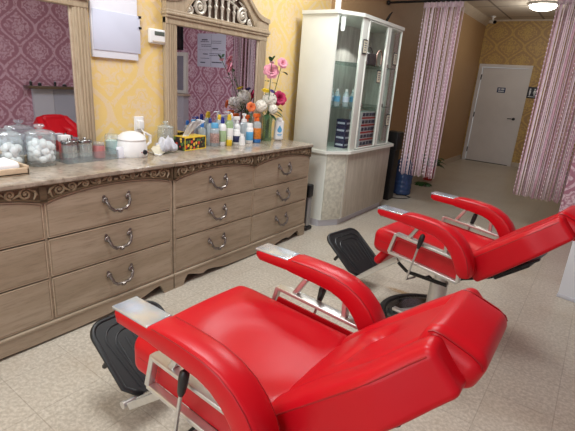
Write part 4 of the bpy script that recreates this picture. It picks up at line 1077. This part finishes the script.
# ------------------------------------------------------------------ reclining salon chairs
def make_chair():
    t = thing('reclining_salon_chair', '', 'salon chair', (-.5, 1.057, 0))
    RED = M['red']; CH = M['chrome']
    # seat
    def seatf(x, y, z):
        X = x/.30; Y = y/.285
        T = min(1, max(0, (z+.01)/.055)); T = T*T*(3-2*T)
        rr = math.sqrt(((x-.09)/.23)**2+(y/.195)**2); dish = -.030/(1+math.exp((rr-1)*9))
        return (x, y, z+T*(dish+.012*(1-Y*Y)-.05*x-.03*max(0, -X-.7)))
    bm = NB(); rbox(bm, -.668, -.055, -.290, .290, .465, .615, .052, 6, 16, seatf)
    seat = obj('seat_cushion', bm, RED, t, angle=180)
    bm = NB()
    for s in (-1, 1):
        bm = NB(); tube(bm, [(-.61+.5*i/10, s*.2885, .552-.002*i) for i in range(11)], .0025, 5); obj('seat_piping', bm, M['redseam'], seat)
    bm = NB(); rbox(bm, -.56, -.12, -.2, .2, .45, .47, .008, 2); obj('seat_pan', bm, M['black'], t)
    # calf pad
    Mc = Matrix.Translation((-.645, 0, .41)) @ Matrix.Rotation(math.radians(35), 4, 'Y')
    bm = NB(); rbox(bm, -.03, .03, -.165, .165, -.1, .1, .028, 4, 6, None, Mc); obj('calf_pad', bm, RED, t, angle=180)
    # back
    D = Vector((.755, 0, .656)); Nn = Vector((-.656, 0, .755)); O = Vector((0, 0, .68))
    MB = Matrix(((D.x, 0, Nn.x, O.x), (0, 1, 0, 0), (D.z, 0, Nn.z, O.z), (0, 0, 0, 1)))
    def halfw(xx):          # half width factor along the back
        f = (xx+.27)/.54; g = min(1, max(0, (f-.62)/.38)); g = g*g*(3-2*g)
        return 1.0-.05*f-.18*g
    def backf(x, y, z):
        f = (x+.27)/.54
        T = min(1, max(0, (z+.02)/.075)); T = T*T*(3-2*T)
        Y = abs(y)/.268
        bol = .010*math.exp(-((Y-.80)/.22)**2)
        tuft = -.026*math.exp(-(x/.04)**2-((y-.05)/.04)**2)
        k = max(0, min(1, ((x)*(-.06)+(y-.05)*(-.15))/(.06**2+.15**2))); dx, dy = x+.06*k, y-.05+.15*k
        crease = -.011*math.exp(-((dx*dx+dy*dy)/.018**2))
        k = max(0, min(1, (x*.12+(y-.05)*(-.05))/(.12**2+.05**2))); dx, dy = x-.12*k, y-.05+.05*k
        crease -= .007*math.exp(-((dx*dx+dy*dy)/.018**2))*(1-k)
        lumb = .014*math.exp(-((x+.1)/.12)**2)*(1-Y*Y)
        edge = -.009*math.exp(-((Y-.60)/.06)**2)
        zz = z if z > 0 else z*(1.0-.32*max(0, f)**1.5)
        return (x, y*halfw(x), zz+T*(bol+tuft+crease+lumb+edge-.010*Y*Y-.006))
    bm = NB(); rbox(bm, -.115, .425, -.268, .268, -.155, .004, .024, 4, 44, backf, MB)
    back = obj('backrest', bm, RED, t, angle=180)
    bm = NB(); p = MB @ Vector((.155, .05, -.022)); q = (MB.to_3x3() @ Vector((0, 0, 1)))
    Rm = Matrix.Translation(p) @ MB.to_3x3().to_4x4()
    lathe(bm, [(0, -.004), (.013, -.004), (.014, .002), (.01, .006), (0, .008)], 18, (0, 0, 0), Rm); obj('tuft_button', bm, RED, back)
    for s in (-1, 1):
        pts = []
        for i in range(15):
            xx = -.25+.50*i/14
            pts.append(MB @ Vector((xx+.155, s*.2655*halfw(xx), -.0235)))
        bm = NB(); tube(bm, pts, .0028, 5); obj('back_piping', bm, M['redseam'], back)
    # head pillow
    P0 = Vector((.418, 0, .014)); pd = Vector((.47, 0, -.883)); pn = Vector((.883, 0, .47))   # along, outward (back coordinates)
    MP = MB @ Matrix(((pd.x, 0, pn.x, P0.x), (0, 1, 0, 0), (pd.z, 0, pn.z, P0.z), (0, 0, 0, 1)))
    def headf(x, y, z):
        Y = abs(y)/.15
        return (x, y*(1-.06*max(0, z)/.05), z+(.010*(1-Y*Y)*(1-(x/.075)**2) if z > 0 else 0))
    bm = NB(); rbox(bm, -.012, .142, -.150, .150, -.10, .006, .036, 6, 10, headf, MP)
    head = obj('head_pillow', bm, RED, t, angle=180)
    for s in (-1, 1):
        pts = [MP @ Vector((a, s*.1385, c)) for a, c in ((-.002, -.016), (.006, -.006), (.03, -.0005), (.065, .0), (.10, -.0005), (.124, -.006), (.134, -.016))]
        bm = NB(); tube(bm, pts, .0026, 5); obj('pillow_piping', bm, M['redseam'], head)
    # bracket behind the back
    bm = NB()
    for s in (-1, 1):
        a = MB @ Vector((-.06, s*.16, -.165)); b_ = MB @ Vector((.22, s*.16, -.165)); bar(bm, a, b_, .03, .012)
        bar(bm, (-.12, s*.16, .43), a, .03, .012)
    a = MB @ Vector((.1, -.18, -.165)); b_ = MB @ Vector((.1, .18, -.165)); bar(bm, a, b_, .03, .012, (1, 0, 0))
    rbox(bm, -.05, .16, -.17, .17, -.185, -.15, .01, 2, 1, None, MB)
    obj('recline_bracket', bm, M['black'], t)
    # arm rests, side frames, posts, levers
    path = [(-.597, .770, .040), (-.57, .770, .048), (-.50, .770, .050), (-.425, .770, .052), (-.405, .771, .062), (-.36, .769, .066), (-.29, .766, .070), (-.21, .758, .074),
            (-.155, .742, .080), (-.11, .716, .086), (-.075, .682, .090), (-.048, .642, .090), (-.030, .60, .084), (-.018, .565, .074), (-.012, .54, .06)]
    def arm(bm, w0):
        n = len(path); rings = []
        for i, (u, z, th) in enumerate(path):
            a = Vector(path[max(0, i-1)][:2]); b2 = Vector(path[min(n-1, i+1)][:2]); tn = (b2-a).normalized(); nn = Vector((-tn.y, tn.x))
            W = .048; ring = []
            sq = .0 if 0 < i < n-1 else .012
            for j in range(20):
                ang = 2*PI*j/20; c, s = math.cos(ang), math.sin(ang)
                ex = .34
                yy = math.copysign(abs(c)**ex, c)*(W-sq); tt = math.copysign(abs(s)**ex, s)*(th/2-sq*.6)
                if s > 0 and i > 4: tt += .006*(1-abs(c))
                ring.append(bm.verts.new((u+nn.x*tt, w0+yy, z+nn.y*tt)))
            rings.append(ring)
        for a, b2 in zip(rings, rings[1:]):
            for j in range(20): bm.faces.new((a[j], a[(j+1) % 20], b2[(j+1) % 20], b2[j]))
        bm.faces.new(rings[0][::-1]); bm.faces.new(rings[-1])
    for s in (-1, 1):
        w = s*.343
        bm = NB(); arm(bm, w); a = obj('armrest', bm, RED, t, angle=55)
        bm = NB(); rbox(bm, -.598, -.424, w-.045, w+.045, .788, .7975, .003, 2); obj('arm_plate', bm, M['plate'], a)
        bm = NB()
        for e in (-1, 1):
            bm = NB(); pts = []
            for i in range(4, len(path)-1):
                u, z, th = path[i]; aa = Vector(path[i-1][:2]); b2 = Vector(path[i+1][:2]); tn = (b2-aa).normalized()
                pts.append((u-tn.y*th*.44, w+e*.0445, z+tn.x*th*.44))
            tube(bm, pts, .0020, 5); obj('arm_piping', bm, M['redseam'], a)
        wf = s*.324
        TL, BL, BR, TR = (-.475, wf, .648), (-.508, wf, .518), (-.055, wf, .482), (-.062, wf, .618)
        bm = NB()
        bar(bm, TL, TR, .046, .016); bar(bm, BL, BR, .03, .018); bar(bm, TL, BL, .03, .02); bar(bm, TR, BR, .03, .02)
        sf = obj('side_frame', bm, CH, t)
        bm = NB(); bar(bm, (-.335, wf, .735), (-.395, wf, .635), .03, .022); obj('front_arm_post', bm, CH, t)
        bm = NB(); bar(bm, (-.155, wf, .735), (-.150, wf, .622), .03, .022); obj('rear_arm_post', bm, CH, t)
        bm = NB(); prism(bm, [(-.46, .612), (-.49, .525), (-.07, .492), (-.075, .588)], lambda x, z: (x, s*.300, z), lambda x, z: (x, s*.308, z)); obj('side_panel', bm, M['redpanel'], t)
        wl = s*.372
        bm = NB(); tube(bm, [(-.298, wl, .63), (-.345, wl-s*.01, .40), (-.345, wl-s*.12, .385)], .0065, 8); lv = obj('recline_lever', bm, CH, t)
        bm = NB(); tube(bm, [(-.281, wl, .712), (-.2825, wl, .703), (-.287, wl, .68), (-.296, wl, .635), (-.299, wl, .62)], [.007, .0145, .016, .0125, .008], 12); obj('lever_grip', bm, M['blackp'], lv)
    # foot rest
    Fd = Vector((-.804, 0, .594)); Fn = Vector((.594, 0, .804)); FO = Vector((-.845, -.030, .158))
    MF = Matrix(((Fd.x, 0, Fn.x, FO.x), (0, 1, 0, 0), (Fd.z, 0, Fn.z, FO.z), (0, 0, 0, 1)))
    for s in (-1, 1):
        bm = NB(); bar(bm, (-.50, s*.215, .44), (-.815, s*.20, .17), .016, .030); bar(bm, (-.49, s*.188, .47), (-.79, s*.178, .20), .010, .022)
        obj('footrest_bar', bm, CH, t)
    def outline(L, W, r, flare=0):
        pts = []
        for cx, cy, a0 in ((L-r, W-r, 0), (L-r, -(W-r), -PI/2)):
            pass
        seq = []
        seq += [(0, -W*.80)]
        for i in range(9): a = -PI/2+PI/2*i/8; seq.append((L-r+r*math.cos(a), -W+r+r*math.sin(a)))
        for i in range(9): a = PI/2*i/8; seq.append((L-r+r*math.cos(a), W-r+r*math.sin(a)))
        seq += [(0, W*.80)]
        return seq
    bm = NB(); ol = outline(.375, .178, .065)
    ol = [(-.0, -.12)]+[(.03, -.15)]+[(.06, -.177)]+ol[1:-1]+[(.06, .177), (.03, .15), (0, .12)]
    prism(bm, ol, lambda a, b2: MF @ Vector((a, b2, 0)), lambda a, b2: MF @ Vector((a, b2, .02)))
    fp = obj('foot_plate', bm, M['rubber'], t)
    bm = NB(); tube(bm, [MF @ Vector((a, b2, .012)) for a, b2 in ol], .013, 8); obj('plate_rim', bm, M['rubber'], fp, angle=180)
    bm = NB()
    for k, (L, W) in enumerate(((.335, .142), (.30, .112))):
        q = outline(L, W, .07); tube(bm, [MF @ Vector((a+.03 if i in (0, len(q)-1) else a, b2, .02)) for i, (a, b2) in enumerate(q)], .0042, 6)
    for y in (-.095, -.055, -.015, .025, .065, .1):
        tube(bm, [MF @ Vector((.265-abs(y)*.1, y, .02)), MF @ Vector((.10, y, .02))], .0045, 6)
    q = outline(.16, .10, .05); 
    obj('tread_ribs', bm, M['tread'], fp)
    for s in (-1, 1):
        bm = NB(); tube(bm, [MF @ Vector((.005, s*.11, -.005)), MF @ Vector((.005, s*.20, -.005))], .012, 10); tube(bm, [MF @ Vector((.005, s*.195, -.005)), MF @ Vector((.005, s*.21, -.005))], .017, 10)
        obj('footrest_hinge', bm, CH, t)
    for s in (-1, 1):
        bm = NB(); tube(bm, [MF @ Vector((.2, s*.17, -.01)), MF @ Vector((.2, s*.17, -.05))], .012, 8); obj('rubber_stop', bm, M['blackp'], fp)
    # under frame, pump and base
    bm = NB()
    for s in (-1, 1):
        bar(bm, (-.52, s*.10, .44), (-.08, s*.10, .44), .02, .03)
        bar(bm, (-.50, s*.2, .415), (-.43, s*.2, .375), .012, .02); bar(bm, (-.43, s*.2, .375), (-.16, s*.2, .385), .012, .022)
        tube(bm, [(-.30, s*.2, .385), (-.27, s*.22, .41), (-.25, s*.22, .40)], .008, 8)
    rbox(bm, -.44, -.26, -.1, .1, .41, .45, .01, 2)
    obj('under_frame', bm, M['black'], t)
    bm = NB(); lathe(bm, [(0, .05), (.075, .05), (.062, .075), (.058, .22), (.058, .3), (0, .3)], 28, (-.29, 0, 0)); obj('pump_column', bm, CH, t)
    bm = NB(); lathe(bm, [(0, .29), (.036, .29), (.036, .40), (0, .40)], 20, (-.29, 0, 0)); obj('piston', bm, CH, t)
    bm = NB(); lathe(bm, [(.0, .0), (.355, 0), (.365, .008), (.363, .022), (.345, .03), (.325, .03), (.32, .022), (0, .022)], 48, (-.29, 0, 0)); bs = obj('base_ring', bm, M['blackp'], t)
    if 'darkchrome' not in M: M['darkchrome'] = plain('dark_chrome', (90, 90, 92), .18, 1, .1, 20)
    bm = NB(); lathe(bm, [(.318, .022), (.31, .03), (.24, .042), (.1, .055), (0, .06)], 48, (-.29, 0, 0)); obj('base_cover', bm, M['darkchrome'], bs)
    bm = NB(); tube(bm, [(-.31, -.055, .15), (-.38, -.13, .10), (-.44, -.2, .09)], .011, 8); rbox(bm, -.48, -.40, -.225, -.185, .08, .10, .006, 2); obj('foot_pedal', bm, CH, t)
    return t
ch1 = make_chair()
ch1['label'] = 'nearest red reclining salon chair, cut by the bottom picture edge'
ch1['group'] = 'red reclining salon chairs'
ch2 = copy_tree(ch1); ch2.location = (-.36, 2.70, 0); ch2.rotation_euler = (0, 0, math.radians(-9))
piv = Vector((.0, 0, .60)); Tn = Matrix.Translation(piv+Vector((-.006, 0, .010))) @ Matrix.Rotation(math.radians(-2), 4, 'Y') @ Matrix.Translation(-piv)
for c in ch1.children:                                   # the first chair sits a touch more upright
    if c.name.split('.')[0] in ('backrest', 'head_pillow', 'recline_bracket'): c.matrix_local = Tn
ch2['label'] = 'second red reclining salon chair, farther back near the glass cabinet'

# ------------------------------------------------------------------ lights
def area(name, loc, rot, sx, sy, power, col):
    l = bpy.data.lights.new(name, 'AREA'); l.shape = 'RECTANGLE'; l.size = sx; l.size_y = sy; l.energy = power; l.color = col
    o = bpy.data.objects.new(name, l); COL.objects.link(o); o.location = loc; o.rotation_euler = rot
    return o
area('ceiling_panel_light', (-1.5, 1.0, 3.03), (0, 0, 0), 1.2, .6, 47, (.95, .985, 1))
area('ceiling_panel_light', (-1.5, 3.4, 3.03), (0, 0, 0), 1.2, .6, 47, (.95, .985, 1))
area('ceiling_panel_light', (-1.0, -1.2, 3.03), (0, 0, 0), 1.2, .6, 32, (.95, .985, 1))
area('shop_window_daylight', (-.8, -3.1, 1.6), (math.radians(90), 0, 0), 3.2, 2.1, 62, (.86, .93, 1))
p = bpy.data.lights.new('corridor_lamp', 'POINT'); p.energy = 16; p.shadow_soft_size = .2; p.color = (1, .93, .82)
o = bpy.data.objects.new('corridor_lamp', p); COL.objects.link(o); o.location = (-1.33, 9.06, 2.82)

w = bpy.data.worlds.new('World'); SC.world = w; w.use_nodes = True
w.node_tree.nodes['Background'].inputs[0].default_value = (.85, .92, 1, 1); w.node_tree.nodes['Background'].inputs[1].default_value = .6

# ------------------------------------------------------------------ camera
yaw, pitch, roll = -0.607272144, 0.303841124, 0.0757973247
f = Vector((math.sin(yaw)*math.cos(pitch), math.cos(yaw)*math.cos(pitch), -math.sin(pitch)))
r = Vector((math.cos(yaw), -math.sin(yaw), 0)); u = r.cross(f)
R2 = r*math.cos(roll)+u*math.sin(roll); U2 = u*math.cos(roll)-r*math.sin(roll)
cam = bpy.data.cameras.new('Camera'); cam.sensor_width = 36; cam.lens = 36*432.26/575; cam.clip_start = .05
co = bpy.data.objects.new('Camera', cam); COL.objects.link(co)
co.matrix_world = Matrix(((R2.x, U2.x, -f.x, 0), (R2.y, U2.y, -f.y, 0), (R2.z, U2.z, -f.z, 1.5), (0, 0, 0, 1)))
SC.camera = co
SC.view_settings.view_transform = 'Standard'; SC.view_settings.look = 'None'; SC.view_settings.exposure = 0

try: SC.cycles.transparent_max_bounces = 32
except Exception: pass
